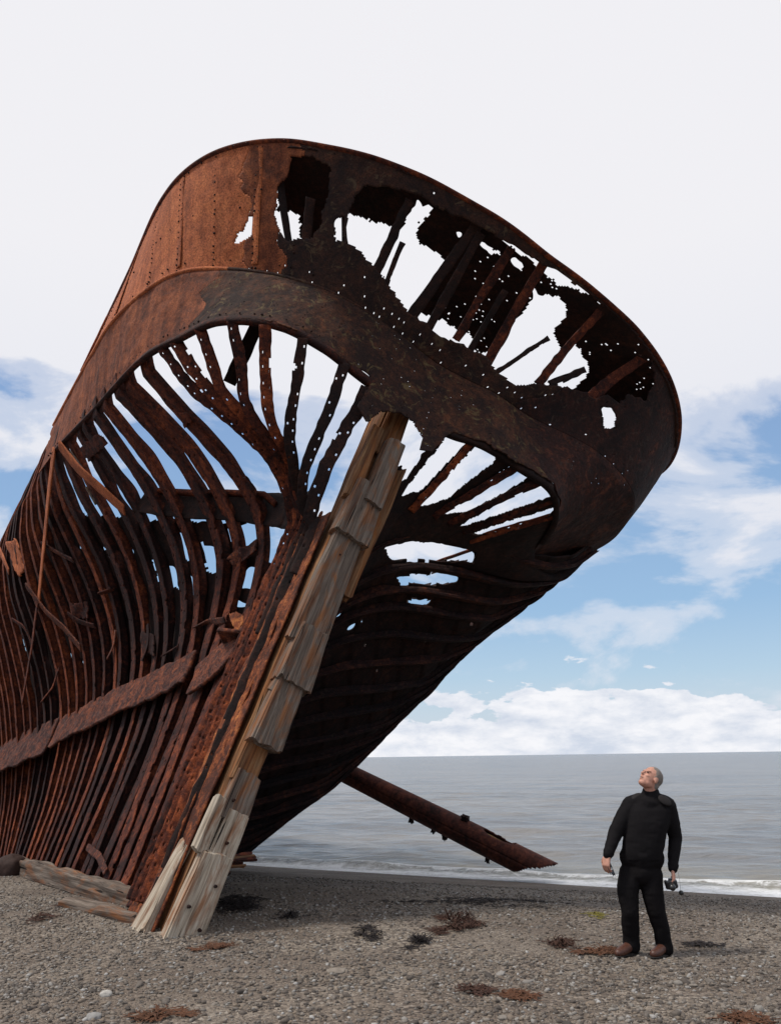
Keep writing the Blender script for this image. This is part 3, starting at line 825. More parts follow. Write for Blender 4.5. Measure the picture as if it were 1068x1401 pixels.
def make_star_upper():
    tg = tgrid(172, 300, 0.06); vg = np.linspace(0, 1, 16)
    T, Vv = np.meshgrid(tg, vg)
    Pg = dent(surf_bulwark(T, Vv), 0.02, 1.3, 33)
    me = npmesh('bulwark_side_plating', *grid_mesh(Pg), True)
    keep, _ = cut(Pg, HOLES_STAR + HOLES_FAN, seed=5, amp=1.5)
    me = npmesh('bulwark_side_plating', *grid_mesh(Pg, keep), True)
    o = part('bulwark_side_plating', me, M_DARK); solid(o, 0.02, 0)
make_star_upper()

# --- transom fan to starboard: inner plate with torn openings plus radiating frames
def make_star_fan():
    n1, n2 = 300, 150
    t = np.linspace(97, 178, n1)
    top = CP(CL, t, HL) + (U * 0.02)
    top[:32] = W(np.linspace(-0.25, -0.7, 32), np.linspace(0.3, 0.75, 32), np.linspace(5.9, 6.6, 32))
    q = star_section(0.95); q = q[::-1]
    h = (q - B) @ U; k = q[(h > 4.3)]
    lowc = resample(k, 0.02); lowc = resample_like(lowc, n1)
    v = np.linspace(-0.01, 1.04, n2)[:, None, None]
    Pg = top[None] * (1 - v) + lowc[None] * v
    Pg = Pg + (F * 0.12)[None, None]
    Pg = dent(Pg, 0.02, 2, 51)
    keep, _ = cut(Pg, HOLES_FAN + HOLES_STAR, seed=6, amp=1.2)
    me = npmesh('transom_plating', *grid_mesh(Pg, keep), False)
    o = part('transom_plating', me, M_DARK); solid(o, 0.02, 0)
    for i, (a, b_) in enumerate([((648,602),(560,700)), ((722,617),(590,708)), ((746,648),(610,718)), ((764,684),(630,730)), ((766,706),(640,742))]):
        pa = nearest_px(Pg, a); pb = nearest_px(Pg, b_)
        m_ = (pa + pb) / 2 - F * 0.06
        p = smooth_path(np.array([pa, m_, pb]), 0.04, 1) - F * 0.04
        me = npmesh('rib', *rib_mesh(p, -F * 0.8 - U * 0.5, 0.105, 0.08, 700 + i, wside=1), False)
        o = part('rib', me, M_FRAME); solid(o, 0.014, 0)
def nearest_px(Pg, px):
    f_ = Pg.reshape(-1, 3); q = proj(f_); return f_[int(np.argmin(np.hypot(q[:, 0] - px[0], q[:, 1] - px[1])))]
make_star_fan()

# --- rail cap and knuckle moulding
def tube(path, r, seg=8, name='rail_cap', mat=M_PLATE, flat=1.0, step=0.08, rv=None):
    path = resample(path, step); n = len(path)
    tan = np.gradient(path, axis=0); tan /= np.linalg.norm(tan, axis=1, keepdims=True)
    a = np.cross(tan, U); a /= np.linalg.norm(a, axis=1, keepdims=True); b_ = np.cross(a, tan)
    rr = np.full(n, r) if rv is None else np.interp(np.linspace(0, 1, n), *rv)
    an = np.linspace(0, 2 * math.pi, seg, endpoint=False)
    v = np.stack([path + a * (rr * math.cos(x))[:, None] + b_ * (rr * math.sin(x) * flat)[:, None] for x in an], 1).reshape(-1, 3)
    f = []
    for i in range(n - 1):
        for j in range(seg):
            k = i * seg + j; l = i * seg + (j + 1) % seg; f.append((k, l, l + seg, k + seg))
    return v, np.array(f)
tg = tgrid(-215, 300, 0.06)
o = part('rail_cap', npmesh('rail_cap', *tube(CP(CR, tg, HR) + vnoise(CP(CR, tg, HR), 2.0, 4)[:, None] * U * 0.012, 0.05, 8, flat=0.6), False), M_FRAME)
tg = tgrid(-58, 27, 0.06)
o = part('knuckle_moulding', npmesh('knuckle_moulding', *tube(CP(CK, tg, HK), 0.042, 8, flat=0.9), True), M_PLATE)
tg = tgrid(27, 84, 0.06)
o = part('knuckle_moulding', npmesh('knuckle_moulding', *tube(CP(CK, tg, HK), 0.03, 8, flat=0.9, rv=([0, 1], [0.042, 0.012])), True), M_TRANSOM)
# angle bar along the lower edge of the counter
tg = tgrid(-45, 78, 0.06)
o = part('edge_bar', npmesh('edge_bar', *rect_bar(CP(CL, tg, HL) + F * 0.05, U, 0.10, 0.08, 3), False), M_FRAME)
tg = tgrid(100, 150, 0.06)
o = part('edge_bar', npmesh('edge_bar', *rect_bar(CP(CL, tg, HL) + F * 0.06, U, 0.12, 0.08, 4), False), M_DARK)
# plating seams: doubled butt straps on the bulwark
for t_ in (-34, -12, 12, 34):
    vv = np.linspace(0.03, 0.95, 12); p = surf_bulwark(np.full(12, float(t_)), vv)
    n_ = (p[:, :] - W(2, 0, 8)); n_ -= (n_ @ U)[:, None] * U; n_ /= np.linalg.norm(n_, axis=1, keepdims=True)
    o = strip_on(p + n_ * 0.014, np.cross(U, n_.mean(0)), 0.12, 0.12, 'butt_strap', M_PLATE, 60 + int(t_), 0.007, 0.005, nw=4, ragged=0.004)
# rivet heads over the port bulwark
def ico(r=1.0):
    bm = bmesh.new(); bmesh.ops.create_icosphere(bm, subdivisions=1, radius=r); v = np.array([x.co[:] for x in bm.verts]); f = np.array([[l.index for l in q.verts] for q in bm.faces]); bm.free(); return v, f
IV, IF = ico()
def scatter_ico(cs, rs):
    cs = np.asarray(cs); rs = np.asarray(rs); n = len(cs)
    v = (cs[:, None, :] + IV[None] * rs.reshape(n, 1, -1)).reshape(-1, 3)
    f = (IF[None] + (np.arange(n) * len(IV))[:, None, None]).reshape(-1, 3)
    return v, f
def make_rivets():
    c = []
    rng = np.random.default_rng(4)
    for t_ in (-46, -34.8, -33.2, -22, -12.6, -11.4, 0, 11.4, 12.6, 23, 33.4, 34.6, 44):
        for v in np.arange(0.04, 0.98, 0.055):
            if rng.random() < 0.8: c.append(surf_bulwark(np.array([t_ + rng.normal() * 0.1]), np.array([v]))[0])
    for t_ in tgrid(-60, 50, 0.16):
        for v in (0.035, 0.93, 0.5):
            if rng.random() < 0.35: c.append(surf_bulwark(np.array([t_]), np.array([v + rng.normal() * 0.004]))[0])
    for t_ in tgrid(-50, 60, 0.14):
        if rng.random() < 0.6: c.append(surf_counter(np.array([t_]), np.array([0.9]))[0])
    c = np.array(c)
    n_ = c - W(2, 0, 8.2); n_ -= (n_ @ U)[:, None] * U; n_ /= np.linalg.norm(n_, axis=1, keepdims=True)
    q = proj(c); ok = np.ones(len(c), bool)
    for h in HOLES_BUL: ok &= ~inpoly(jag(q, 2.2, 2), h)
    c = (c + n_ * 0.014)[ok]
    o = part('rivet_heads', npmesh('rivet_heads', *scatter_ico(c, np.random.default_rng(1).uniform(0.011, 0.02, len(c))), True), M_DARK)
    o['kind'] = 'stuff'
make_rivets()

# --- stanchions across the torn transom bulwark
STAN = [
 ((562,276),(518,370),0.13,0), ((553,330),(531,392),0.07,0), ((655,308),(566,430),0.15,0), ((662,318),(592,442),0.13,0),
 ((702,340),(632,455),0.13,1), ((694,400),(644,482),0.09,0), ((747,360),(673,492),0.15,1), ((751,462),(681,508),0.07,0),
 ((824,424),(744,520),0.13,2), ((805,500),(757,523),0.10,0), ((884,486),(808,548),0.17,2), ((388,240),(400,330),0.10,0), ((430,270),(424,328),0.14,0), ((475,262),(476,330),0.05,0),
]
def on_bul(px):
    tg = _tt[(_tt > 10) & (_tt < 178)][::4]; vg = np.linspace(0, 1.3, 40); T, Vv = np.meshgrid(tg, vg)
    Pg = surf_bulwark(T, Vv); return nearest_px(Pg, px)
for i, (a, b_, w_, k) in enumerate(STAN):
    pa, pb = on_bul(a) + F * 0.10, on_bul(b_) + F * 0.08
    d_ = (pa - pb) * 0.06; pa = pa + d_; pb = pb - d_
    p = np.array([pa, (pa + pb) / 2 + F * (0.06 if k else 0.02) + U * (0.05 if k == 2 else 0), pb])
    p = smooth_path(p, 0.04, 1)
    me = npmesh('stanchion', *rib_mesh(p, -F, w_, 0.11, 800 + i, rivets=(i in (1, 7, 9)), step=0.03), False)
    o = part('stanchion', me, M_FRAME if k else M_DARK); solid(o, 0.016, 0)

# --- poop deck remnants just below the rail (seen dark through the holes)
DECK = [
 [(392,200),(430,204),(458,224),(455,262),(446,292),(444,330),(412,328),(410,291),(380,287),(384,240)],
 [(455,222),(560,236),(580,262),(556,300),(549,312),(510,304),(478,293),(458,300),(448,282)],
 [(560,255),(585,266),(640,292),(690,330),(740,368),(760,388),(728,392),(728,405),(716,424),(690,452),(668,482),(655,484),(648,478),(636,466),(630,452),(600,438),(586,430),(566,427),(588,395),(607,372),(607,355),(600,345),(588,338),(570,330),(572,305),(580,285),(570,268)],
 [(730,385),(790,395),(880,450),(930,520),(935,600),(900,650),(850,640),(790,560),(755,540),(760,528),(782,534),(803,517),(806,500),(785,470),(768,478),(757,452),(776,432),(774,412),(760,404),(735,402)],
]
DHOLES = [[(573,292),(583,280),(592,282),(586,292),(578,305),(572,312)], [(622,318),(630,315),(634,321),(628,327)], [(652,330),(660,332),(675,342),(686,345),(684,350),(668,346),(655,338)], [(697,352),(706,350),(714,360),(713,370),(706,367)], [(607,436),(620,450),(611,462),(594,452),(592,440)], [(632,458),(642,452),(646,470),(638,474)], [(821,558),(836,556),(842,570),(843,586),(825,587)]]
def make_deck():
    fs = np.arange(-2.4, 6.2, 0.028); ss = np.arange(-4.0, 5.3, 0.028)
    Fg, Sg = np.meshgrid(fs, ss); Hh = 9.16 - 0.004 * (Sg) ** 2
    Pg = W(Fg, Sg, Hh)
    cen = cell_centres(Pg); q = proj(cen.reshape(-1, 3)); qj = jag(q, 2.6, 14)
    k = np.zeros(len(q), bool)
    for h in DECK: k |= inpoly(qj, h)
    for h in DHOLES: k &= ~inpoly(qj, h)
    # keep inside the rail curve
    f_, s_, h_ = shipc(cen.reshape(-1, 3))
    rail = list(zip(cr_interp(CR[0], CR[2], _tt[::20]), cr_interp(CR[0], CR[1], _tt[::20])))
    k &= inpoly(np.stack([f_, s_], 1), rail)
    rng = np.random.default_rng(12)
    # clusters of rot holes
    cl = vnoise(q, 0.022, 4) > 0.35
    k &= ~((rng.random(len(k)) < 0.03) & cl)
    me = npmesh('poop_deck_plating', *grid_mesh(dent(Pg, 0.01, 2, 5), k.reshape(cen.shape[:2])), False)
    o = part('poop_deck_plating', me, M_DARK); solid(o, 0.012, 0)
make_deck()

# inner deck stringer over the counter (keeps the counter dark from inside)
def loc_port(pts, out): return np.array([on_port(x, y, out) for x, y in pts])
# --- interior: stringers and deck beams seen between the port ribs
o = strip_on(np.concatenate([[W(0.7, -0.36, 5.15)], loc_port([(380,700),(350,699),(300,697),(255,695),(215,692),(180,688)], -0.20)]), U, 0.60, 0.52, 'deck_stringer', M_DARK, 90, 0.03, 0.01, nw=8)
o = part('deck_beam', npmesh('deck_beam', *rect_bar(loc_port([(388,681),(350,681),(300,679),(255,679),(190,676)], -0.16), U, 0.07, 0.10, 6), False), M_FRAME)
o = part('diagonal_strut', npmesh('diagonal_strut', *rect_bar(np.array([P(356,436,10.4), P(314,524,10.9)]), S, 0.2, 0.08, 31), False), M_DARK)

# port inner lining: remaining plates forward, elsewhere an added sheet for the dark far interior
SLITS = [[(32,862),(36,868),(40,890),(36,895),(33,885)],[(52,884),(56,888),(59,902),(55,900)],[(70,884),(74,886),(79,908),(74,905)],[(91,892),(97,893),(101,912),(95,913)],[(115,901),(119,903),(118,914),(115,914)],[(139,924),(144,923),(143,933)],[(247,962),(252,962),(250,974),(247,973)],[(269,975),(273,973),(271,984),(268,984)],[(286,985),(292,982),(290,990),(285,993)],[(99,1123),(102,1123),(101,1158),(100,1158)],[(110,1117),(112,1117),(111,1136)],[(176,1147),(179,1147),(177,1160)]]
GAPS = [[(318,718),(350,719),(353,744),(340,749),(322,740)],[(366,722),(403,725),(396,775),(366,764)],[(282,746),(310,755),(307,787),(287,781)],[(240,731),(262,732),(270,769),(248,762)],[(213,769),(238,776),(240,802),(220,796)],[(254,787),(274,794),(276,819),(258,812)],[(338,774),(350,776),(348,808),(330,800)],[(368,788),(386,794),(368,820)],[(325,820),(342,827),(325,834)],[(288,716),(302,720),(300,727)],[(170,742),(182,754),(180,762),(172,758)],[(110,744),(122,742),(124,752),(114,752)],[(145,752),(152,746),(160,764),(155,768)],[(118,672),(124,668),(130,700),(120,692)]]
GAPS = [[((x - sum(a for a, b in h) / len(h)) * 1.4 + sum(a for a, b in h) / len(h), (y - sum(b for a, b in h) / len(h)) * 1.12 + sum(b for a, b in h) / len(h)) for x, y in h] for h in GAPS]
def make_lining():
    fg = np.arange(1.25, 19.8, 0.06); Pg = np.array([port_section(f_) for f_ in fg])
    v0 = np.linspace(0, NS - 1, 240); i0 = np.floor(v0).astype(int).clip(0, NS - 2); u = (v0 - i0)[None, :, None]
    Pg = Pg[:, i0] * (1 - u) + Pg[:, i0 + 1] * u
    n = normals_of(Pg)
    if (n.reshape(-1, 3) @ S).mean() > 0: n = -n
    Pg = dent(Pg - n * 0.19, 0.03, 1.5, 61)
    keepP = [(-400, 1400), (-400, 560), (60, 640), (100, 700), (150, 708), (200, 712), (405, 716), (412, 760), (392, 850), (340, 960), (300, 1250), (100, 1400)]
    keep, _ = cut(Pg, SLITS + GAPS + HOLES_STAR, [keepP], seed=15, amp=3)
    me = npmesh('inner_dark_lining', *grid_mesh(Pg, keep), False)
    o = part('inner_dark_lining', me, M_DARK); solid(o, 0.02, 0)
make_lining()

# --- outer belt strake and loose straps on the port side
def belt(pts, w0, w1, seed, out=0.03, mat=M_BELT, name='belt_strake', ragged=0.02, th=0.05, wd=None):
    return strip_on(smooth_path(loc_port(pts, out), 0.05, 2), U if wd is None else wd, w0, w1, name, mat, seed, th, 0.035, nw=24, ragged=ragged * 2.2)
belt([(-6,1039),(14,1033),(45,1020),(80,1005)], 0.92, 0.80, 201, 0.12)
belt([(84,1002),(130,978),(180,955),(225,935),(268,915)], 0.66, 0.54, 202, 0.09)
belt([(272,934),(300,915),(330,902),(352,876)], 0.50, 0.60, 203, 0.09)
def strut(pts, w_, seed, out=0.08, name='brace', mat=M_PLATE, th=0.02, wdir=None):
    p = smooth_path(loc_port(pts, out), 0.04, 2)
    return strip_on(p, (F if wdir is None else wdir), w_, w_, name, mat, seed, th, 0.006, nw=5, ragged=0.008)
strut([(82,612),(74,680),(66,760),(60,820)], 0.22, 210, 0.10)
strut([(58,815),(50,880),(36,960)], 0.16, 211, 0.08, mat=M_FRAME)
strut([(88,606),(115,640),(150,670),(178,696)], 0.26, 212, 0.10)
strut([(42,798),(70,835),(95,858),(118,886)], 0.20, 213, 0.10, mat=M_BELT)
strut([(4,752),(12,768),(18,782)], 0.16, 214, 0.08)
def quad_patch(quad, mat, seed, out=0.05, th=0.03, bend=0.0, name='patch_plate'):
    q = [on_port(x, y, 0.0) for x, y in quad]; n = 22
    u, v = np.meshgrid(np.linspace(0, 1, n), np.linspace(0, 1, n)); u = u[..., None]; v = v[..., None]
    Pg = (q[0] * (1 - u) + q[1] * u) * (1 - v) + (q[3] * (1 - u) + q[2] * u) * v
    nn = np.cross(q[1] - q[0], q[3] - q[0]); nn /= np.linalg.norm(nn)
    if nn @ (CAM - q[0]) < 0: nn = -nn
    Pg = Pg + nn * (out + bend * np.sin(u * 5 + v * 3))
    e = (vnoise(Pg.reshape(-1, 3), 9, seed) * 0.6 + vnoise(Pg.reshape(-1, 3), 24, seed) * 0.4).reshape(n, n)
    ed = np.minimum(np.minimum(u, 1 - u), np.minimum(v, 1 - v))[..., 0]
    k = cell_centres((ed + e * 0.20)[..., None])[..., 0] > 0.05
    Pg = Pg + nn * (e * 0.02)[..., None]
    me = npmesh(name, *grid_mesh(Pg, k), False); o = part(name, me, mat); solid(o, th, 0); return o
for k, (q, m_, b_) in enumerate([
    ([(243, 562), (274, 543), (288, 562), (256, 584)], M_FRAME, 0),
    ([(332, 652), (374, 628), (380, 646), (344, 670)], M_FRAME, 0),
    ([(312, 764), (352, 738), (356, 754), (318, 778)], M_BELT, 0.03),
    ([(112, 612), (137, 588), (150, 606), (124, 632)], M_FRAME, 0),
    ([(98, 824), (122, 822), (126, 846), (104, 850)], M_BELT, 0.03),
    ([(196, 862), (212, 868), (216, 900), (200, 896)], M_BELT, 0.02),
    ([(296, 896), (330, 880), (340, 905), (305, 920)], M_BELT, 0.03),
    ([(318, 842), (334, 838), (366, 880), (350, 896)], M_ORANGE, 0.04),
    ([(366, 806), (396, 796), (384, 846), (352, 858)], M_ORANGE, 0.04),
    ([(10, 742), (24, 735), (40, 782), (28, 790)], M_PLATE, 0.01)]):
    quad_patch(q, M_FRAME if (m_ is M_BELT and k not in (2, 6)) else m_, 230 + k, 0.03, 0.03, b_)
for k, (pl, w_) in enumerate([([(60,742),(84,756),(104,766)],0.10), ([(96,838),(112,850),(134,856)],0.12), ([(20,846),(36,856),(48,880)],0.10), ([(150,902),(160,884),(162,862)],0.09), ([(198,905),(208,880),(206,855)],0.10), ([(226,898),(246,886)],0.09), ([(270,860),(290,852),(312,850)],0.10), ([(140,812),(156,806)],0.12), ([(60,960),(76,940),(84,915)],0.08), ([(124,1160),(140,1172),(150,1195)],0.10), ([(176,1152),(186,1130),(192,1100)],0.09)]):
    strut(pl, w_, 270 + k, 0.05, 'loose_scrap', M_BELT if k % 3 == 0 else M_FRAME, 0.02)
# light wood splinters left between frames
for k, q in enumerate([[(100,616),(118,642)], [(122,664),(136,688)]]):
    strut(q, 0.07, 250 + k, 0.06, 'plank_remnant', M_WOOD, 0.03)

# ------------------------------------------------------------------ stern post: stacked, scarfed timbers
def timber(name, o0, ax, sx, sy, length, w_, d_, mat, parent=None, seed=0, res=0.025, rough=0.012, endjag=0.03, taper=1.0, skew=0.0, split=0):
    """weathered beam: object Z runs along the grain. o0 = centre of the lower end."""
    nz = max(2, int(length / res)); nx = max(2, int(w_ / res)); ny = max(2, int(d_ / res))
    bm = bmesh.new()
    # perimeter loop
    loop = [(-0.5 + i / nx, -0.5) for i in range(nx)] + [(0.5, -0.5 + i / ny) for i in range(ny)] + [(0.5 - i / nx, 0.5) for i in range(nx)] + [(-0.5, 0.5 - i / ny) for i in range(ny)]
    loop = np.array(loop); m_ = len(loop)
    zs = np.linspace(0, length, nz + 1)
    vs = []
    for z in zs:
        k = 1 + (taper - 1) * z / length
        x = loop[:, 0] * w_ * k; y = loop[:, 1] * d_ * k
        pts = np.stack([x, y, np.full(m_, z)], 1)
        g = vnoise(pts * V(1, 1, 0.10), 22, seed) * rough * 0.55 + vnoise(pts * V(1, 1, 0.35), 7, seed + 1) * rough * 1.3
        nrm = np.stack([np.where(abs(loop[:, 0]) > 0.499, np.sign(loop[:, 0]), 0), np.where(abs(loop[:, 1]) > 0.499, np.sign(loop[:, 1]), 0)], 1)
        pts[:, :2] += nrm * g[:, None]
        # rounded, worn arrises
        corner = (abs(loop[:, 0]) > 0.499) & (abs(loop[:, 1]) > 0.499)
        pts[corner, :2] -= nrm[corner] * 0.015
        e = vnoise(pts[:, :2] * 1.0, 14, seed + 2) * endjag + vnoise(pts[:, :2], 40, seed + 3) * endjag * 0.5 + skew * loop[:, 0] * w_
        wgt = max(0, 1 - z / 0.12) ; wgt2 = max(0, 1 - (length - z) / 0.12)
        pts[:, 2] += e * wgt + e[::-1] * wgt2
        vs.append(pts)
    vs = np.concatenate(vs)
    f = []
    for i in range(nz):
        for j in range(m_):
            a = i * m_ + j; b_ = i * m_ + (j + 1) % m_; f.append((a, b_, b_ + m_, a + m_))
    bvs = [bm.verts.new(v) for v in vs]
    for q in f: bm.faces.new([bvs[i] for i in q])
    # end caps as fans
    for base, flip in ((0, True), (nz * m_, False)):
        c = bm.verts.new(vs[base:base + m_].mean(0) - V(0, 0, 0.02 if flip else -0.02))
        for j in range(m_):
            tri = [bvs[base + j], bvs[base + (j + 1) % m_], c]
            bm.faces.new(tri[::-1] if flip else tri)
    bmesh.ops.recalc_face_normals(bm, faces=bm.faces)
    me = bpy.data.meshes.new(name); bm.to_mesh(me); bm.free()
    o = link(name, me, mat, parent)
    z = ax / np.linalg.norm(ax); x = sx - (sx @ z) * z; x /= np.linalg.norm(x); y = np.cross(z, x)
    mt = Matrix(((x[0], y[0], z[0], o0[0]), (x[1], y[1], z[1], o0[1]), (x[2], y[2], z[2], o0[2]), (0, 0, 0, 1)))
    o.matrix_basis = Matrix.Translation(-Vector(B)) @ mt if parent is not None else mt
    return o
hh_ = np.linspace(-1.2, 8, 500); yy_ = proj(W(0, 0, hh_))[:, 1]
def h_at(y): return float(np.interp(y, yy_[::-1], hh_[::-1]))
POST_TOP = h_at(563)
core = timber('stern_post', W(0.06, 0.0, -0.15), U, S, -F, POST_TOP + 0.15, 0.33, 0.42, M_WOODS, wreck, 3, 0.03, 0.012, 0.04)
core['label'] = 'stepped weathered timber stern post stained with rust'
# lapped blocks on the after face: (y low, y high, width, off s, thickness, material)
BLK = [
 (1290,1176,0.43,0.01,0.20,M_WOODL), (1182,1120,0.30,0.06,0.15,M_WOODL), (1172,1112,0.17,-0.17,0.14,M_WOODL), (1124,1070,0.38,0.02,0.12,M_WOOD), (1074,1012,0.34,-0.02,0.10,M_WOODS),
 (1022,948,0.42,0.03,0.24,M_WOOD), (956,930,0.38,0.02,0.13,M_WOOD), (940,876,0.48,0.05,0.27,M_WOOD), (888,736,0.50,0.02,0.20,M_WOOD),
 (746,684,0.54,0.02,0.27,M_WOOD), (698,622,0.32,0.10,0.32,M_WOOD), (700,612,0.20,-0.17,0.17,M_WOODS), (630,556,0.40,0.04,0.10,M_WOODS),
]
for i, (y0, y1, w_, so, d_, m_) in enumerate(BLK):
    w_ *= 0.90
    a, b_ = h_at(y0), h_at(y1)
    timber('timber_block', W(-0.19 - d_ / 2 + 0.03, so, a), U, S, -F, b_ - a + 0.08, w_, d_, m_, core, 20 + i, 0.022, 0.010, 0.022, taper=0.84, skew=-0.06 if i not in (0,) else 0.12)
    core.children[-1]
for o_ in list(core.children):
    # blocks were placed in the wreck's frame: cancel the post's own transform
    o_.matrix_parent_inverse = core.matrix_basis.inverted()
# iron drift bolts standing out of the after face
for k, (y, so, dp) in enumerate([(1240,-0.08,0.37),(1205,0.09,0.37),(1150,0.05,0.32),(1098,-0.05,0.29),(980,0.06,0.36),(985,-0.09,0.36),(915,0.05,0.37),(850,-0.10,0.33),(790,0.08,0.33),(770,-0.02,0.33),(720,0.06,0.37),(660,0.10,0.40),(1262,0.11,0.37)]):
    p = W(-dp, so, h_at(y)); bm = bmesh.new()
    bmesh.ops.create_cone(bm, cap_ends=True, segments=10, radius1=0.018, radius2=0.013, depth=0.045)
    mt = Vector(-F).to_track_quat('Z', 'Y').to_matrix().to_4x4(); mt.translation = Vector(p - B)
    bmesh.ops.transform(bm, matrix=mt, verts=bm.verts)
    me = bpy.data.meshes.new('bolt'); bm.to_mesh(me); bm.free()
    o = link('bolt', me, M_DARK, core); o.matrix_parent_inverse = core.matrix_basis.inverted()
# side plank to starboard near the head, and splintered foot
def wtimber(*a, **k): return timber(*a, **k)
p0, p1 = W(0.0, 0.34, h_at(800)), W(0.0, 0.40, h_at(625))
o = timber('cheek_plank', p0, p1 - p0, S, -F, np.linalg.norm(p1 - p0), 0.16, 0.30, M_WOODS, wreck, 55, 0.025, 0.012, 0.06)
p0, p1 = W(0.16, -0.27, -0.18), W(0.10, -0.22, h_at(1165))
o = timber('cheek_plank', p0, p1 - p0, S, -F, np.linalg.norm(p1 - p0), 0.12, 0.46, M_WOODL, wreck, 57, 0.025, 0.02, 0.10, taper=0.6)
# keel timbers on the shingle
def kp(px, py, up_=0.06):
    g = ground_hit(px, py); g[2] += up_; return g
for i, (a, b_, w_, d_, m_, u0, u1) in enumerate([((212,1250),(20,1192),0.20,0.26,M_WOOD,0.06,0.10), ((196,1262),(90,1240),0.16,0.14,M_WOOD,0.02,0.02)]):
    p0, p1 = kp(*a, u0), kp(*b_, u1)
    timber('keel_timber', p0, p1 - p0, V(0, 0, 1), S, np.linalg.norm(p1 - p0), d_, w_, m_, wreck, 70 + i, 0.03, 0.02, 0.12)

# ------------------------------------------------------------------ fallen mast in the surf
def make_mast():
    a, b_ = P(430,1036,21.5), P(800,1221,18.2)
    root = thing('fallen_mast', 'long rusty steel mast lying with its torn end in the surf behind the wreck', 'mast', tuple(b_))
    path = resample(np.array([a, b_]), 0.045); n = len(path)
    ax = (b_ - a) / np.linalg.norm(b_ - a); s1 = np.cross(ax, V(0, 0, 1)); s1 /= np.linalg.norm(s1); s2 = np.cross(s1, ax)
    seg = 40; an = np.linspace(0, 2 * math.pi, seg, endpoint=False)
    r = np.interp(np.arange(n) / (n - 1), [0, 0.62, 1], [0.215, 0.265, 0.27])
    Pg = np.stack([path + s1[None] * (r * math.cos(x))[:, None] + s2[None] * (r * math.sin(x))[:, None] for x in list(an) + [an[0]]], 0)
    # torn away on the upper side near the foot, scarf end
    cen = cell_centres(Pg); L = (cen - a) @ ax / np.linalg.norm(b_ - a)
    upn = ((cen - (a + ((cen - a) @ ax)[..., None] * ax)) @ s2) / 0.33
    lim = np.interp(L, [0, 0.64, 0.66, 0.74, 0.78, 0.80, 1.0], [2, 2, 0.8, 0.6, 0.9, 2, 2])
    lim = lim + (vnoise(cen.reshape(-1, 3), 5, 2) * 0.12).reshape(L.shape)
    me = npmesh('tube', *grid_mesh(Pg, (upn < lim) & (L < 0.845 + upn * 0.070 + (vnoise(cen.reshape(-1, 3), 3, 5) * 0.008).reshape(L.shape)), 8), True)
    o = link('tube', me, M_MAST, root); o.location = tuple(-b_); solid(o, 0.03, 0)
    for i, (L_, ang) in enumerate([(0.60, 70), (0.50, 250), (0.545, 255), (0.42, 255), (0.70, 262)]):
        c = a + (b_ - a) * L_; d = s2 * math.sin(math.radians(ang)) + s1 * math.cos(math.radians(ang))
        bm = bmesh.new(); bmesh.ops.create_cube(bm, size=1)
        bmesh.ops.subdivide_edges(bm, edges=bm.edges, cuts=2, use_grid_fill=True)
        z = Vector(d); y = Vector(ax); x = y.cross(z)
        mt = Matrix(((x[0], y[0], z[0]), (x[1], y[1], z[1]), (x[2], y[2], z[2]))).to_4x4()
        for v in bm.verts:
            v.co = mt @ (Vector((v.co.x * 0.10, v.co.y * (0.16 if i == 0 else 0.09), v.co.z * 0.16)) + Vector(RNG.normal(size=3)) * 0.012)
            v.co += Vector(c + d * 0.31 - b_)
        m2 = bpy.data.meshes.new('cleat'); bm.to_mesh(m2); bm.free(); link('cleat', m2, M_DARK, root)
    # inner rib wood showing ochre
    q = resample(np.array([a + (b_ - a) * 0.66, a + (b_ - a) * 0.79]), 0.06) + s2 * 0.11
    v, f = rect_bar(q, s1, 0.26, 0.14, 8, 0.7); o = link('core_timber', npmesh('core_timber', v, f), rust('ochre_wood', (0.12,0.06,0.02), (0.26,0.15,0.05), (0.40,0.26,0.10), 1.5), root); o.location = tuple(-b_)
make_mast()
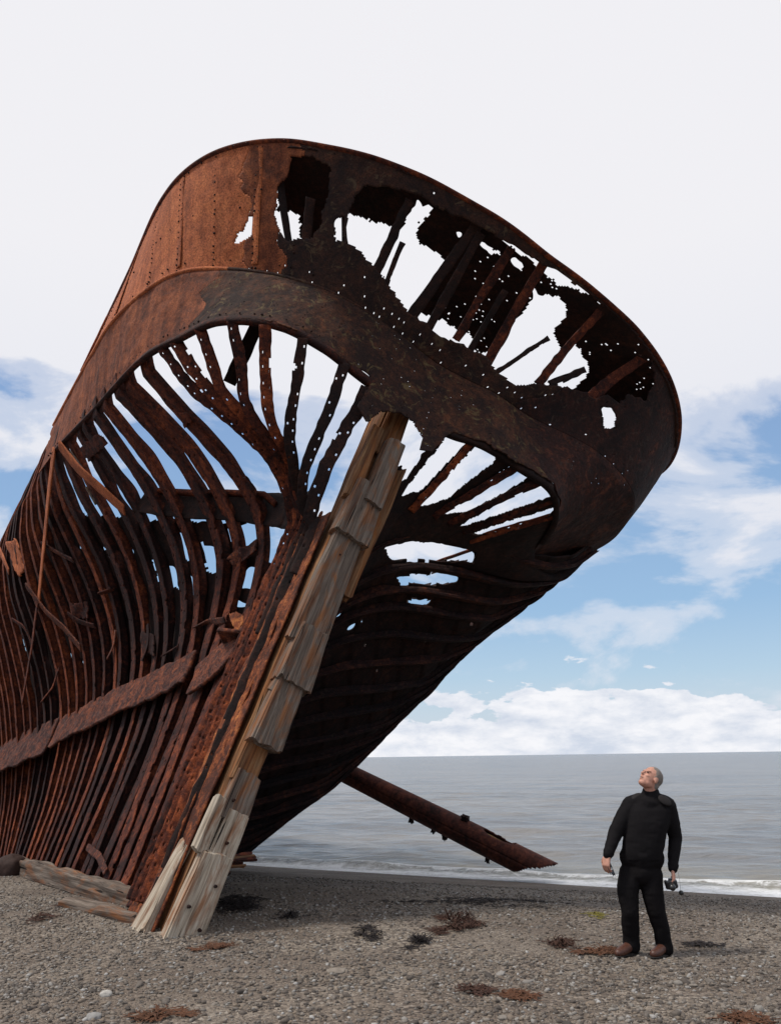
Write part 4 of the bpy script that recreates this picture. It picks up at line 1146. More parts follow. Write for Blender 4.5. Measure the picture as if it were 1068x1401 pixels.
# ------------------------------------------------------------------ person looking up at the wreck
def chain_mesh(bm, pts, seg=16, squash=None):
    """tapered closed tube through (point, radius) nodes; squash=(dir, factor) flattens along dir"""
    P0 = smooth_path(np.array([p for p, r in pts]), 0.012, 0) if len(pts) > 2 else resample(np.array([p for p, r in pts]), 0.012)
    key = np.concatenate([[0], np.cumsum([np.linalg.norm(np.array(pts[i + 1][0]) - np.array(pts[i][0])) for i in range(len(pts) - 1)])])
    x = np.linspace(0, key[-1], len(P0)); rr = np.interp(x, key, [r for p, r in pts])
    for _ in range(3): rr[1:-1] = (rr[:-2] + rr[2:] + 2 * rr[1:-1]) / 4
    tan = np.gradient(P0, axis=0); tan /= np.linalg.norm(tan, axis=1, keepdims=True)
    # hemispherical ends
    ends0 = [(P0[0] - tan[0] * rr[0] * math.sin(a), rr[0] * math.cos(a)) for a in (1.35, 1.0, 0.5)]
    ends1 = [(P0[-1] + tan[-1] * rr[-1] * math.sin(a), rr[-1] * math.cos(a)) for a in (0.5, 1.0, 1.35)]
    C_ = [e[0] for e in ends0] + list(P0) + [e[0] for e in ends1]; R_ = [e[1] for e in ends0] + list(rr) + [e[1] for e in ends1]
    Tn = [tan[0]] * 3 + list(tan) + [tan[-1]] * 3
    rings = []
    ref = V(0.3, -0.9, 0.2)
    for c, r, t in zip(C_, R_, Tn):
        a = ref - (ref @ t) * t; a /= np.linalg.norm(a); b_ = np.cross(t, a); ref = a
        ring = []
        for k in range(seg):
            an = 2 * math.pi * k / seg; off = (a * math.cos(an) + b_ * math.sin(an)) * r
            if squash is not None: off = off - squash[0] * (off @ squash[0]) * (1 - squash[1])
            ring.append(bm.verts.new(c + off))
        rings.append(ring)
    for i in range(len(rings) - 1):
        for k in range(seg):
            bm.faces.new((rings[i][k], rings[i][(k + 1) % seg], rings[i + 1][(k + 1) % seg], rings[i + 1][k]))
    bm.faces.new(rings[0][::-1]); bm.faces.new(rings[-1])

def ell(bm, c, ax, r):
    """ellipsoid, ax = 3 unit axes, r = 3 radii"""
    g = bmesh.ops.create_icosphere(bm, subdivisions=3, radius=1)
    for v in g['verts']:
        k = v.co
        v.co = Vector(np.array(c) + ax[0] * k.x * r[0] + ax[1] * k.y * r[1] + ax[2] * k.z * r[2])

def fuse(name, bm, voxel, mat, parent, smooth=2, disp=0.0, dscale=20):
    bmesh.ops.recalc_face_normals(bm, faces=bm.faces)
    me = bpy.data.meshes.new(name); bm.to_mesh(me); bm.free()
    o = bpy.data.objects.new(name, me); col0.objects.link(o)
    m = o.modifiers.new('r', 'REMESH'); m.mode = 'VOXEL'; m.voxel_size = voxel; m.use_smooth_shade = True
    if smooth:
        m = o.modifiers.new('s', 'SMOOTH'); m.factor = 0.5; m.iterations = smooth
    dg = bpy.context.evaluated_depsgraph_get()
    me2 = bpy.data.meshes.new_from_object(o.evaluated_get(dg)); me2.name = name
    bpy.data.objects.remove(o)
    n = len(me2.vertices); co = np.zeros(n * 3, np.float32); me2.vertices.foreach_get('co', co); co = co.reshape(-1, 3).astype(float)
    if disp:
        no = np.zeros(n * 3, np.float32); me2.vertices.foreach_get('normal', no); no = no.reshape(-1, 3)
        co += no * ((vnoise(co, dscale, 3) + 0.5 * vnoise(co * V(1, 1, 2.2), dscale * 2, 8)) * disp)[:, None]
    co -= np.array(parent.location)
    me2.vertices.foreach_set('co', co.astype(np.float32).ravel()); me2.update()
    o = link(name, me2, None, parent); me2.materials.clear(); me2.materials.append(mat)
    return o

def plain(name, c, rough=0.8, nscale=40, amt=0.35, bmp=0.3, bd=0.004, spec=0.3):
    m, t, b = newmat(name); p = geo_pos(t)
    n = noise_n(t, p, nscale, 5, 0.6)
    b_ = ramp(t, n, [(0.3, tuple(x * (1 - amt) for x in c)), (0.7, tuple(x * (1 + amt) for x in c))])
    t.links.new(b_, b.inputs['Base Color']); b.inputs['Roughness'].default_value = rough
    b.inputs['Specular IOR Level'].default_value = spec
    bump(t, b, n, bmp, bd); return m

def make_person():
    g = ground_hit(884, 1307); Y0 = g[1]
    J = lambda x, y, d=0.0: P(x, y, Y0 + d)
    root = thing('person', 'man in black sweater and trousers looking up at the wreck, hands at his sides', 'person', (float(g[0]), float(g[1]), gz(g[0], g[1])))
    skin = plain('skin', (0.50, 0.25, 0.18), 0.55, 45, 0.16, 0.1, 0.002, 0.4)
    knit = plain('black_knit', (0.007, 0.0058, 0.0068), 0.85, 200, 0.5, 0.7, 0.005, 0.15)
    cloth = plain('black_cloth', (0.0075, 0.0062, 0.0068), 0.85, 120, 0.4, 0.4, 0.003, 0.1)
    patchm = plain('shoulder_patch', (0.013, 0.010, 0.010), 0.8, 200, 0.3, 0.3, 0.002)
    hairm = plain('grey_hair', (0.20, 0.17, 0.15), 0.7, 300, 0.5, 0.8, 0.004)
    shoe = plain('brown_leather', (0.075, 0.026, 0.015), 0.5, 60, 0.3, 0.2, 0.002, 0.5)
    dark = plain('dark_rubber', (0.02, 0.017, 0.015), 0.8)
    # head frame
    fd = V(-0.72, -0.40, 0.72); fd /= np.linalg.norm(fd)
    ud = V(0.58, 0.20, 0.72); ud -= (ud @ fd) * fd; ud /= np.linalg.norm(ud)
    ld = np.cross(ud, fd)                      # head's left
    hc = J(889.2, 1065.5, -0.02)
    H = lambda a, b_, c: hc + fd * a + ld * b_ + ud * c
    ax = (fd, ld, ud)
    ft = V(-0.45, -0.89, 0); sd2 = V(-0.89, 0.45, 0)      # chest forward, man's right
    neck = J(889.5, 1087, 0.01)
    shL, shR = J(862.5, 1101.5, 0.05), J(911.5, 1102.5, -0.02)  # image left / image right shoulder
    elL, elR = J(841.5, 1141, 0.0), J(922.5, 1146, 0.02)
    wrL, wrR = J(830.5, 1170, -0.10), J(919.8, 1189, -0.06)
    # ---- body (skin): head, neck, arms, hands, legs as one fused surface
    bm = bmesh.new()
    ell(bm, H(-0.012, 0, 0.028), ax, (0.094, 0.074, 0.088))       # skull
    ell(bm, H(0.028, 0, -0.035), ax, (0.060, 0.060, 0.078))       # face
    ell(bm, H(0.052, 0, -0.090), ax, (0.034, 0.036, 0.026))       # chin
    for s_ in (-1, 1):
        ell(bm, H(0.018, s_ * 0.040, -0.066), ax, (0.042, 0.022, 0.030))   # jaw
        ell(bm, H(0.062, s_ * 0.030, -0.020), ax, (0.022, 0.022, 0.018))   # cheek
        ell(bm, H(0.074, s_ * 0.026, 0.028), ax, (0.012, 0.026, 0.009))    # brow
        ell(bm, H(-0.008, s_ * 0.076, -0.008), ax, (0.018, 0.008, 0.031))  # ear
        ell(bm, H(0.010, s_ * 0.071, 0.000), ax, (0.006, 0.008, 0.022))
        ell(bm, H(0.086, s_ * 0.012, -0.022), ax, (0.010, 0.008, 0.008))   # nostril wing
    chain_mesh(bm, [(H(0.083, 0, 0.018), 0.009), (H(0.098, 0, -0.008), 0.011), (H(0.106, 0, -0.020), 0.012)], 10)   # nose
    ell(bm, H(0.086, 0, -0.046), ax, (0.010, 0.022, 0.006)); ell(bm, H(0.080, 0, -0.064), ax, (0.012, 0.021, 0.007))  # lips
    chain_mesh(bm, [(H(-0.015, 0, -0.03), 0.060), (neck + V(0, 0, 0.01), 0.060), (neck - V(0, 0, 0.05), 0.060)], 16)
    chain_mesh(bm, [(J(888, 1100, 0.03), 0.07), (J(884, 1130, 0.03), 0.10), (J(880, 1165, 0.03), 0.10), (J(876, 1190, 0.03), 0.08)], 16)
    for a, b_, c in ((shL, elL, wrL), (shR, elR, wrR)):
        chain_mesh(bm, [(J(886, 1104), 0.06), (a, 0.055), (b_, 0.042), (c, 0.026)], 12)
    hipL, hipR = J(861, 1195, 0.02), J(890, 1195, -0.01)
    knL, knR = J(861, 1247, -0.05), J(894, 1246, -0.03)
    anL, anR = J(863, 1290, 0.03), J(908.5, 1294, 0.0)
    for a, b_, c in ((hipL, knL, anL), (hipR, knR, anR)):
        chain_mesh(bm, [(a, 0.08), (b_, 0.055), (c, 0.035)], 12)
    def hand(wr, d, palm_n, thumb_side, curl, spread=0.006):
        """d: wrist->knuckles, palm_n: direction the fingers curl towards"""
        d = d / np.linalg.norm(d); palm_n = palm_n - (palm_n @ d) * d; palm_n /= np.linalg.norm(palm_n)
        s_ = np.cross(d, palm_n) * thumb_side
        for k in (-0.026, -0.009, 0.009, 0.024):
            chain_mesh(bm, [(wr + d * 0.005 + s_ * k * 0.6, 0.017), (wr + d * 0.085 + s_ * k, 0.0135)], 10)
        for k, ln in ((0.030, 0.078), (0.010, 0.088), (-0.011, 0.082), (-0.030, 0.066)):
            b0 = wr + d * 0.085 + s_ * k; q = [(b0, 0.0105)]; dr = d.copy(); pos = b0.copy()
            for j, fr in enumerate((0.45, 0.3, 0.25)):
                an = curl[j]; dr = dr * math.cos(an) + palm_n * math.sin(an); dr /= np.linalg.norm(dr)
                pos = pos + dr * ln * fr; q.append((pos.copy(), 0.0092 - 0.0008 * j))
            chain_mesh(bm, q, 8)
        t0 = wr + d * 0.028 + s_ * 0.030
        chain_mesh(bm, [(t0, 0.015), (t0 + d * 0.030 + s_ * 0.020 + palm_n * 0.012, 0.012), (t0 + d * 0.056 + s_ * 0.018 + palm_n * 0.030, 0.0095)], 8)
        return wr + d * 0.085 + palm_n * 0.03
    dL = V(-0.30, -0.18, -0.93); hL = hand(wrL + dL * 0.0, dL, V(0.55, 0.5, -0.2), -1, (0.7, 0.9, 0.7))
    dR = V(-0.05, -0.12, -0.99); hR = hand(wrR + dR * 0.0, dR, V(-0.7, 0.3, 0), 1, (0.6, 0.8, 0.7))
    body = fuse('body', bm, 0.0052, skin, root, 3)
    # eyes and mouth
    for nm, c, r, m_ in (('eye', H(0.081, 0.027, 0.012), (0.006, 0.014, 0.0045), dark), ('eye', H(0.081, -0.027, 0.012), (0.006, 0.014, 0.0045), dark), ('mouth', H(0.0875, 0, -0.055), (0.006, 0.018, 0.0045), plain('mouth_dark', (0.09, 0.025, 0.02)))):
        b2 = bmesh.new(); ell(b2, c, ax, r); me = bpy.data.meshes.new(nm)
        for v in b2.verts: v.co -= Vector(root.location)
        b2.to_mesh(me); b2.free(); link(nm, me, m_, root)
    # ---- hair: cropped cap
    bm = bmesh.new()
    ell(bm, H(-0.016, 0, 0.031), ax, (0.097, 0.079, 0.091))
    ell(bm, H(-0.050, 0, -0.025), ax, (0.052, 0.066, 0.062))
    kill = [v for v in bm.verts if (np.array(v.co) - hc) @ fd > 0.045 + 0.25 * ((np.array(v.co) - hc) @ ud - 0.05) or ((np.array(v.co) - hc) @ ud < 0.005 and (np.array(v.co) - hc) @ fd > -0.005)]
    for v in kill:      # tuck the hairline under the skin instead of leaving a cut edge
        v.co = Vector(H(-0.01, 0, 0.01) + (np.array(v.co) - H(-0.01, 0, 0.01)) * 0.72)
    fuse('hair', bm, 0.006, hairm, root, 1, 0.002, 120)
    # ---- sweater
    bm = bmesh.new()
    tor = [(J(888.5, 1096, 0.02), 0.10, 0.17), (J(887.5, 1108, 0.01), 0.125, 0.205), (J(885, 1124, 0), 0.135, 0.195), (J(881.5, 1142, 0), 0.138, 0.185), (J(879.5, 1158, 0), 0.138, 0.182), (J(878, 1166, 0), 0.135, 0.178), (J(877, 1176, 0), 0.125, 0.168)]
    rings = []
    acr = V(0.985, -0.17, 0)       # across the chest as the camera sees it (three-quarter view)
    dep = V(0.17, 0.985, 0)
    for c, rd, rw in tor:
        rings.append([bm.verts.new(c + acr * rw * math.copysign(abs(math.cos(a)) ** 0.85, math.cos(a)) + dep * rd * math.copysign(abs(math.sin(a)) ** 0.85, math.sin(a))) for a in np.linspace(0, 2 * math.pi, 28, endpoint=False)])
    for i in range(len(rings) - 1):
        for k in range(28): bm.faces.new((rings[i][k], rings[i][(k + 1) % 28], rings[i + 1][(k + 1) % 28], rings[i + 1][k]))
    bm.faces.new(rings[0][::-1]); bm.faces.new(rings[-1])
    chain_mesh(bm, [(neck + V(0, 0, 0.016), 0.076), (neck - V(0, 0, 0.03), 0.086), (J(888, 1100), 0.11)], 18)
    chain_mesh(bm, [(shL + V(0.03, 0, 0.01), 0.082), (J(888, 1099, 0.01), 0.10), (shR + V(-0.02, 0, 0.01), 0.084)], 18)
    for a, b_, c, sg in ((shL, elL, wrL, -1), (shR, elR, wrR, 1)):
        mid = (a + b_) / 2; mid2 = (b_ + c) / 2
        chain_mesh(bm, [(a, 0.083), (mid + V(sg * 0.006, 0, 0), 0.073), (b_ + V(sg * 0.006, 0, 0), 0.062), (mid2, 0.055), (c + (b_ - c) * 0.16, 0.044), (c + (b_ - c) * 0.05, 0.041)], 16)
        chain_mesh(bm, [(c + (b_ - c) * 0.14, 0.050), (c + (b_ - c) * 0.03, 0.044)], 16)     # ribbed cuff
    chain_mesh(bm, [(J(862, 1170), 0.055), (J(878, 1171, -0.06), 0.085), (J(897, 1169), 0.065)], 16)   # blouson hem
    fuse('sweater', bm, 0.009, knit, root, 2, 0.004, 9)
    # shoulder patches
    for c, u_, w_ in ((shL + V(0.055, -0.055, 0.062), V(1, 0, 0.35), 1), (shR + V(-0.035, -0.072, 0.050), V(1, 0, -0.55), 1)):
        bm = bmesh.new(); u_ = u_ / np.linalg.norm(u_); v_ = V(0, 0.55, 0.83); v_ -= (v_ @ u_) * u_; v_ /= np.linalg.norm(v_); n_ = np.cross(u_, v_)
        ell(bm, c, (u_, v_, n_), (0.066, 0.050, 0.016))
        fuse('shoulder_patch', bm, 0.006, patchm, root, 1)
    # ---- trousers
    bm = bmesh.new()
    chain_mesh(bm, [(J(865, 1174, 0.02), 0.115), (J(876, 1176, 0), 0.13), (J(890, 1174, 0), 0.115)], 18)
    chain_mesh(bm, [(J(862, 1195, 0.03), 0.102), (J(876, 1193, 0.0), 0.122), (J(889, 1195, 0), 0.102)], 20)
    chain_mesh(bm, [(J(861.5, 1196, 0.02), 0.100), (J(858.0, 1222, -0.02), 0.094), (knL, 0.078), (J(862, 1268, -0.01), 0.071), (J(863.5, 1284, 0.02), 0.072), (J(864, 1293, 0.02), 0.074)], 18)
    chain_mesh(bm, [(J(890, 1196, 0), 0.100), (J(891.5, 1222, -0.02), 0.094), (J(897, 1246, -0.03), 0.080), (J(904, 1268, -0.02), 0.072), (J(907, 1288, 0), 0.073), (J(908.5, 1297, 0), 0.075)], 18)
    fuse('trousers', bm, 0.009, cloth, root, 2, 0.006, 9)
    # ---- shoes
    for c, tip in ((J(863.5, 1299, 0.02), J(845.5, 1303.5, -0.10)), (J(908.5, 1303.5, 0.0), J(894.5, 1311, -0.13))):
        bm = bmesh.new(); zc = gz(c[0], c[1]) + 0.045; zt = gz(tip[0], tip[1]) + 0.038
        c = V(c[0], c[1], zc); tip = V(tip[0], tip[1], zt); dd = tip - c; dd[2] = 0; L = np.linalg.norm(dd); dd /= L; c = tip - dd * 0.19
        c[2] = zc
        chain_mesh(bm, [(c - dd * 0.03 + V(0, 0, 0.012), 0.046), (c + V(0, 0, 0.03), 0.05), (c + dd * 0.07 + V(0, 0, 0.015), 0.045), (c + dd * 0.14, 0.045), (tip, 0.036)], 16, (V(0, 0, 1), 0.92))
        fuse('shoe', bm, 0.006, shoe, root, 2)
        bm = bmesh.new(); chain_mesh(bm, [(c - dd * 0.03 - V(0, 0, 0.035), 0.048), (c + dd * 0.10 - V(0, 0, 0.032), 0.050), (tip - V(0, 0, 0.026), 0.041)], 16, (V(0, 0, 1), 0.25))
        fuse('shoe_sole', bm, 0.006, dark, root, 1)
    # ---- sunglasses dangling from the image-left hand
    metal = plain('black_plastic', (0.012, 0.012, 0.013), 0.35, 30, 0.1, 0.0, 0.001, 0.6); lensm = plain('smoky_lens', (0.05, 0.06, 0.075), 0.08, 5, 0.1, 0.0, 0.001, 0.8)
    gl = J(832, 1184, -0.11); sgr = thing('sunglasses', 'dark sunglasses dangling from the hand of the man nearer the water mast', 'sunglasses', tuple(gl))
    sgr['label'] = 'small dark sunglasses dangling by one arm from the man\'s hand'
    for k, (a, b_) in enumerate([((831, 1181), (835.5, 1189)), ((836, 1190.5), (839.5, 1197.5))]):
        bm = bmesh.new(); p, q = J(*a, -0.11), J(*b_, -0.10); d_ = (q - p) / np.linalg.norm(q - p); n_ = V(0.5, -0.85, 0.1); n_ -= (n_ @ d_) * d_; n_ /= np.linalg.norm(n_)
        ell(bm, (p + q) / 2, (d_, np.cross(n_, d_), n_), (0.029, 0.020, 0.003))
        fuse('lens', bm, 0.003, lensm if k else metal, sgr, 0)
    bm = bmesh.new()
    chain_mesh(bm, [(J(831.5, 1178, -0.12), 0.003), (J(834, 1180, -0.12), 0.003), (J(840.5, 1196, -0.11), 0.003), (J(841, 1198, -0.10), 0.003)], 6)
    chain_mesh(bm, [(J(828.5, 1180, -0.12), 0.0028), (J(835, 1197, -0.15), 0.0028)], 6)
    fuse('glasses_frame', bm, 0.002, metal, sgr, 0)
    # ---- camera held in the other hand
    cc = J(918.5, 1210, -0.07); cam_r = thing('camera', 'black hand-held camera with a lens cap hanging from it', 'camera', tuple(cc))
    cax = (V(0.93, -0.30, 0.2), V(0.30, 0.95, 0.05), V(-0.2, 0, 0.98))
    cax = tuple(a / np.linalg.norm(a) for a in cax)
    def boxm(c, r, bev=0.006):
        b2 = bmesh.new(); bmesh.ops.create_cube(b2, size=2)
        bmesh.ops.bevel(b2, geom=b2.edges, offset=0.18, segments=2, affect='EDGES')
        for v in b2.verts: v.co = Vector(c + cax[0] * v.co.x * r[0] + cax[1] * v.co.y * r[1] + cax[2] * v.co.z * r[2])
        return b2
    bm = boxm(cc, (0.048, 0.030, 0.034)); b3 = boxm(cc + cax[2] * 0.035, (0.020, 0.022, 0.016))
    me_ = bpy.data.meshes.new('tmp'); b3.to_mesh(me_); bm.from_mesh(me_); b3.free()
    chain_mesh(bm, [(cc - cax[0] * 0.045 + cax[2] * 0.03, 0.014), (cc - cax[0] * 0.045 - cax[2] * 0.02, 0.014)], 10)
    fuse('camera_body', bm, 0.003, metal, cam_r, 0)
    bm = bmesh.new(); chain_mesh(bm, [(cc - cax[1] * 0.02, 0.027), (cc - cax[1] * 0.075 - cax[2] * 0.01, 0.029)], 18); fuse('lens_barrel', bm, 0.003, metal, cam_r, 0)
    bm = bmesh.new(); chain_mesh(bm, [(J(927, 1193, -0.07), 0.0016), (J(929.2, 1206, -0.07), 0.0016), (J(930.5, 1219, -0.07), 0.0016)], 6); fuse('cord', bm, 0.0016, metal, cam_r, 0)
    bm = bmesh.new(); pc = J(931.2, 1221.5, -0.07); chain_mesh(bm, [(pc - V(0.1, 1, 0) * 0.004, 0.021), (pc + V(0.1, 1, 0) * 0.004, 0.021)], 16, (V(0.1, 0.995, 0), 0.3)); fuse('lens_cap', bm, 0.003, metal, cam_r, 0)
    # wrist loop
make_person()
# ------------------------------------------------------------------ shingle, stones, wrack, driftwood
def pebble_mat():
    m, t, b = newmat('pebble_stone'); a = t.nodes.new('ShaderNodeAttribute'); a.attribute_name = 'tone'
    base = ramp(t, a.outputs['Fac'], [(0.0, (0.055, 0.043, 0.034)), (0.22, (0.12, 0.092, 0.070)), (0.45, (0.165, 0.138, 0.113)), (0.62, (0.21, 0.155, 0.108)), (0.88, (0.245, 0.215, 0.18)), (0.98, (0.33, 0.30, 0.265)), (1.0, (0.44, 0.41, 0.37))])
    n = noise_n(t, geo_pos(t), 90, 4, 0.6)
    base = mix(t, 1.0, base, ramp(t, n, [(0.3, 0.75), (0.7, 1.15)]), 'MULTIPLY')
    base = mix(t, 1.0, base, (0.86, 0.89, 0.94), 'MULTIPLY')
    t.links.new(base, b.inputs['Base Color']); b.inputs['Roughness'].default_value = 0.75
    return m
def make_pebbles():
    rng = np.random.default_rng(42)
    def field(n, x0, x1, y0, y1, r0, r1, pw, sub):
        x = rng.uniform(x0, x1, n); y = y0 + (y1 - y0) * rng.random(n) ** 1.25
        q = proj(np.stack([x, y, ground_z(x, y)], 1)); ok = (q[:, 0] > -60) & (q[:, 0] < 1130) & (q[:, 1] > 1180) & (q[:, 1] < 1440)
        x, y = x[ok], y[ok]
        # coarser patches lie in bands
        dens = vnoise(np.stack([x * 0.6, y * 1.4], 1), 0.9, 6) + 0.6 * vnoise(np.stack([x, y], 1), 3.0, 7)
        ok = rng.random(len(x)) < np.clip(0.62 + 0.55 * dens, 0.08, 1)
        x, y = x[ok], y[ok]; n = len(x)
        r = r0 + (r1 - r0) * rng.random(n) ** pw
        z = ground_z(x, y) + r * 0.12
        bm = bmesh.new(); bmesh.ops.create_icosphere(bm, subdivisions=sub, radius=1); v = np.array([k.co[:] for k in bm.verts]); f = np.array([[l.index for l in k.verts] for k in bm.faces]); bm.free()
        an = rng.uniform(0, 6.28, n); ca, sa = np.cos(an), np.sin(an)
        sx = r * rng.uniform(0.9, 1.5, n); sy = r * rng.uniform(0.7, 1.0, n); sz = r * rng.uniform(0.45, 0.8, n)
        lump = 1 + 0.13 * rng.normal(size=(n, len(v), 1))
        p = v[None] * lump
        X = p[..., 0] * sx[:, None]; Yy = p[..., 1] * sy[:, None]; Zz = p[..., 2] * sz[:, None]
        tilt = rng.normal(size=n) * 0.3; ct, st = np.cos(tilt)[:, None], np.sin(tilt)[:, None]
        X, Zz = X * ct - Zz * st, X * st + Zz * ct
        vx = X * ca[:, None] - Yy * sa[:, None] + x[:, None]; vy = X * sa[:, None] + Yy * ca[:, None] + y[:, None]; vz = Zz + z[:, None]
        vv = np.stack([vx, vy, vz], 2).reshape(-1, 3); ff = (f[None] + (np.arange(n) * len(v))[:, None, None]).reshape(-1, 3)
        tone = rng.random(n) ** 1.15
        return vv, ff, np.repeat(tone, len(v))
    A_ = [field(34000, -4.6, 4.6, 4.6, 7.0, 0.006, 0.023, 1.9, 1), field(30000, -5.5, 6.0, 6.6, 10.5, 0.007, 0.022, 1.5, 1), field(260, -4.5, 4.5, 4.7, 7.2, 0.026, 0.04, 2.4, 2), field(24000, -6, 9, 9.5, 15, 0.008, 0.022, 1.5, 1)]
    vs, fs, ts, o_ = [], [], [], 0
    for v, f, t_ in A_: vs.append(v); fs.append(f + o_); ts.append(t_); o_ += len(v)
    me = npmesh('pebbles', np.concatenate(vs), np.concatenate(fs), True)
    at = me.attributes.new('tone', 'FLOAT', 'POINT'); at.data.foreach_set('value', np.concatenate(ts).astype(np.float32))
    o = link('pebbles', me, pebble_mat()); o['kind'] = 'stuff'
make_pebbles()

M_WRACK = plain('dried_wrack', (0.045, 0.020, 0.013), 0.8, 30, 0.7, 0.5, 0.01)
M_WRACKO = plain('orange_wrack', (0.085, 0.036, 0.018), 0.8, 30, 0.6, 0.5, 0.01)
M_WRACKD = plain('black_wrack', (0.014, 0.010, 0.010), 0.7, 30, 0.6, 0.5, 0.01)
M_WRACKY = plain('olive_wrack', (0.14, 0.12, 0.02), 0.7, 30, 0.5, 0.5, 0.01)
def wrack(px, py, wpx, hpx, n, mat, label, height=0.03, seed=0, name='seaweed_clump', thick=1.0):
    n = int(n * 0.7); rng = np.random.default_rng(seed + 900); g = ground_hit(px, py); gx, gy = g[0], g[1]
    rx = np.linalg.norm(ground_hit(px + wpx / 2, py) - g); a, b_ = ground_hit(px, py - hpx / 2), ground_hit(px, py + hpx / 2); ry = max(0.03, np.linalg.norm(a - b_) / 2)
    vs, fs, o_ = [], [], 0
    cl = [(rng.normal() * 0.5, rng.normal() * 0.5, rng.uniform(0.12, 0.5)) for _ in range(5 + n // 60)]
    for k in range(n):
        cx_, cy_, cr_ = cl[int(rng.integers(0, len(cl)))]; ux, uy = cx_ + rng.normal() * cr_ * 0.6, cy_ + rng.normal() * cr_ * 0.6
        rr = min(1.0, math.hypot(ux, uy)); x, y = gx + rx * ux, gy + ry * uy
        d = rng.uniform(0, 6.28); m_ = int(rng.integers(5, 11)); w_ = rng.uniform(0.003, 0.010) * thick; hh = height * rng.random() ** 1.5 * (1.1 - rr)
        zc = gz(x, y) + 0.012 + hh; pts = []
        for j in range(m_):
            pts.append((x, y, max(zc + hh * 0.5 * math.sin(j * 0.8 + k), gz(x, y) + 0.008))); d += rng.normal() * 0.6; x += math.cos(d) * 0.016; y += math.sin(d) * 0.016
        pts = np.array(pts); t_ = np.gradient(pts, axis=0); s_ = np.cross(t_, V(rng.normal() * 0.4, rng.normal() * 0.4, 1)); s_ /= np.linalg.norm(s_, axis=1, keepdims=True)
        n_ = V(0, 0, 1) * 0.004
        taper = np.sin(np.linspace(0.35, 2.9, m_))[:, None]
        v = np.concatenate([pts - s_ * w_ * taper, pts + n_, pts + s_ * w_ * taper])
        f = [(j, j + 1, j + 1 + m_, j + m_) for j in range(m_ - 1)] + [(j + m_, j + 1 + m_, j + 1 + 2 * m_, j + 2 * m_) for j in range(m_ - 1)]
        vs.append(v); fs.append(np.array(f) + o_); o_ += len(v)
    vs = np.concatenate(vs); base = V(gx, gy, gz(gx, gy))
    o = link(name, npmesh(name, vs - base, np.concatenate(fs)), mat); o.location = tuple(base)
    tag(o, label, 'seaweed', 'seaweed thrown up on the shingle'); return o
wrack(627, 1266, 46, 20, 420, M_WRACK, 'tallest tangled reddish seaweed clump out on the open shingle', 0.13, 1)
wrack(572, 1289, 30, 12, 170, M_WRACKD, 'dark seaweed clump between the stern post and the tall reddish clump', 0.05, 2)
wrack(598, 1276, 30, 8, 120, M_WRACK, 'thin trail of seaweed leading to the tall reddish clump', 0.03, 3)
wrack(505, 1281, 26, 10, 120, M_WRACKD, 'small dark seaweed tuft midway between stern post and tall clump', 0.05, 4)
wrack(506, 1271, 20, 5, 60, M_WRACKD, 'thin dark wisp of seaweed just behind a small dark tuft', 0.02, 5)
wrack(768, 1293, 28, 14, 170, M_WRACK, 'brown seaweed clump left of the man among the pebbles', 0.06, 6)
wrack(825, 1303, 60, 8, 220, M_WRACKO, 'orange seaweed strip reaching the toe of the man\'s shoe', 0.03, 7)
wrack(955, 1294, 44, 4, 110, M_WRACKD, 'thin dark line of seaweed right of the man\'s feet', 0.02, 8)
wrack(815, 1253, 14, 7, 60, M_WRACKY, 'small yellow green seaweed tuft between the man and the sea', 0.02, 9)
wrack(708, 1364, 50, 9, 200, M_WRACKO, 'flat orange seaweed trail in the right foreground', 0.02, 10)
wrack(645, 1357, 60, 8, 170, M_WRACK, 'flat brown seaweed trail in the middle foreground', 0.02, 11)
wrack(1015, 1396, 60, 10, 170, M_WRACKO, 'orange seaweed in the bottom right corner of the beach', 0.03, 12)
wrack(305, 1299, 60, 10, 160, M_WRACKO, 'rust coloured seaweed strip right in front of the stern post foot', 0.02, 13)
wrack(320, 1240, 110, 26, 900, M_WRACKD, 'broad black seaweed mat doubling as painted shade right of the stern post', 0.035, 14)  # black strands also stand in for the hull's shadow here
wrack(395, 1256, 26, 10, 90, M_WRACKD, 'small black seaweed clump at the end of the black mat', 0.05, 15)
wrack(55, 1258, 24, 8, 90, M_WRACK, 'small brown seaweed clump in front of the keel timber', 0.05, 16)
wrack(95, 1238, 20, 6, 60, M_WRACK, 'little brown seaweed bit lying against the keel timber', 0.03, 19)
wrack(215, 1391, 50, 12, 200, M_WRACKO, 'reddish seaweed at the bottom edge left of centre', 0.03, 18)
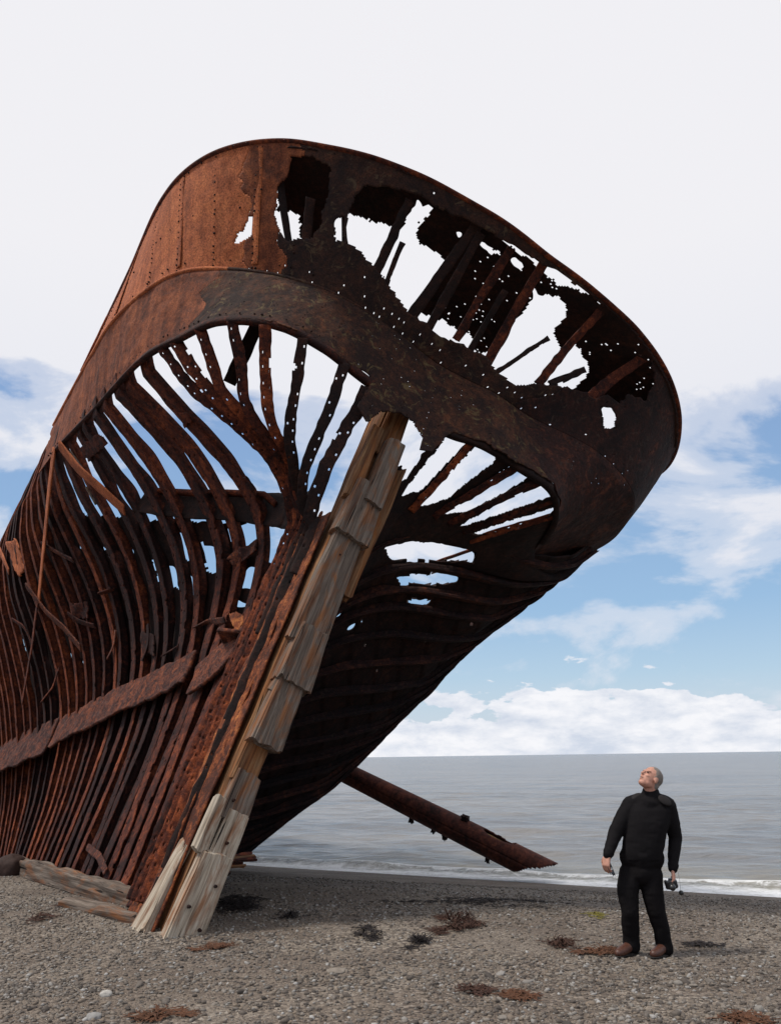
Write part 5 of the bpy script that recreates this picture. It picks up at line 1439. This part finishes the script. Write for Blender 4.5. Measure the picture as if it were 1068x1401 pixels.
wrack(640, 1235, 220, 10, 380, M_WRACKD, 'long faint band of dark seaweed crumbs across the middle beach', 0.01, 20, 'seaweed_crumbs')['kind'] = 'stuff'
def stone(px, py, w_, d_, h_, c, label, seed, sink=0.35):
    g = ground_hit(px, py); bm = bmesh.new(); bmesh.ops.create_icosphere(bm, subdivisions=4, radius=1)
    v = np.array([k.co[:] for k in bm.verts]); r = 1 + 0.12 * vnoise(v, 1.6, seed) + 0.05 * vnoise(v, 5, seed)
    v = v * r[:, None]; v[:, 2] = np.sign(v[:, 2]) * np.abs(v[:, 2]) ** 0.8
    for k, q in zip(bm.verts, v): k.co = (q[0] * w_, q[1] * d_, q[2] * h_)
    me = bpy.data.meshes.new('stone'); bm.to_mesh(me); bm.free()
    for p in me.polygons: p.use_smooth = True
    o = link('stone', me, plain('stone', c, 0.8, 25, 0.3, 0.4, 0.006)); o.location = (g[0], g[1], g[2] + h_ * (0.5 - sink)); tag(o, label, 'stone')
stone(460, 1329, 0.082, 0.075, 0.018, (0.21, 0.18, 0.15), 'broad flat tan stone lying alone in front of the wreck', 1)
stone(15, 1196, 0.22, 0.25, 0.22, (0.035, 0.018, 0.014), 'dark rusty boulder at the far end of the keel timber', 2, 0.2)
stone(145, 1362, 0.045, 0.04, 0.03, (0.36, 0.34, 0.31), 'pale fist-sized stone in the left foreground', 3)
stone(128, 1393, 0.05, 0.05, 0.03, (0.24, 0.23, 0.22), 'grey cobble at the bottom edge left of the pale stone', 4)
stone(720, 1345, 0.035, 0.03, 0.02, (0.22, 0.20, 0.18), 'small grey brown stone right of the flat tan stone', 5)
# broken planks sticking out below the starboard side
for k in range(9):
    a0 = P(283 + k * 1.5, 1176 + k * 2.2, 10.2 + 0.05 * k); b0 = P(345 - k * 6 + (k % 3) * 9, 1168 + k * 3.4, 11.6 - 0.1 * k)
    timber('plank_remnant', a0, b0 - a0, V(0, 0, 1), U, np.linalg.norm(b0 - a0), 0.045, 0.05, M_WOODS if k % 2 else M_FRAME, wreck, 400 + k, 0.03, 0.01, 0.06)
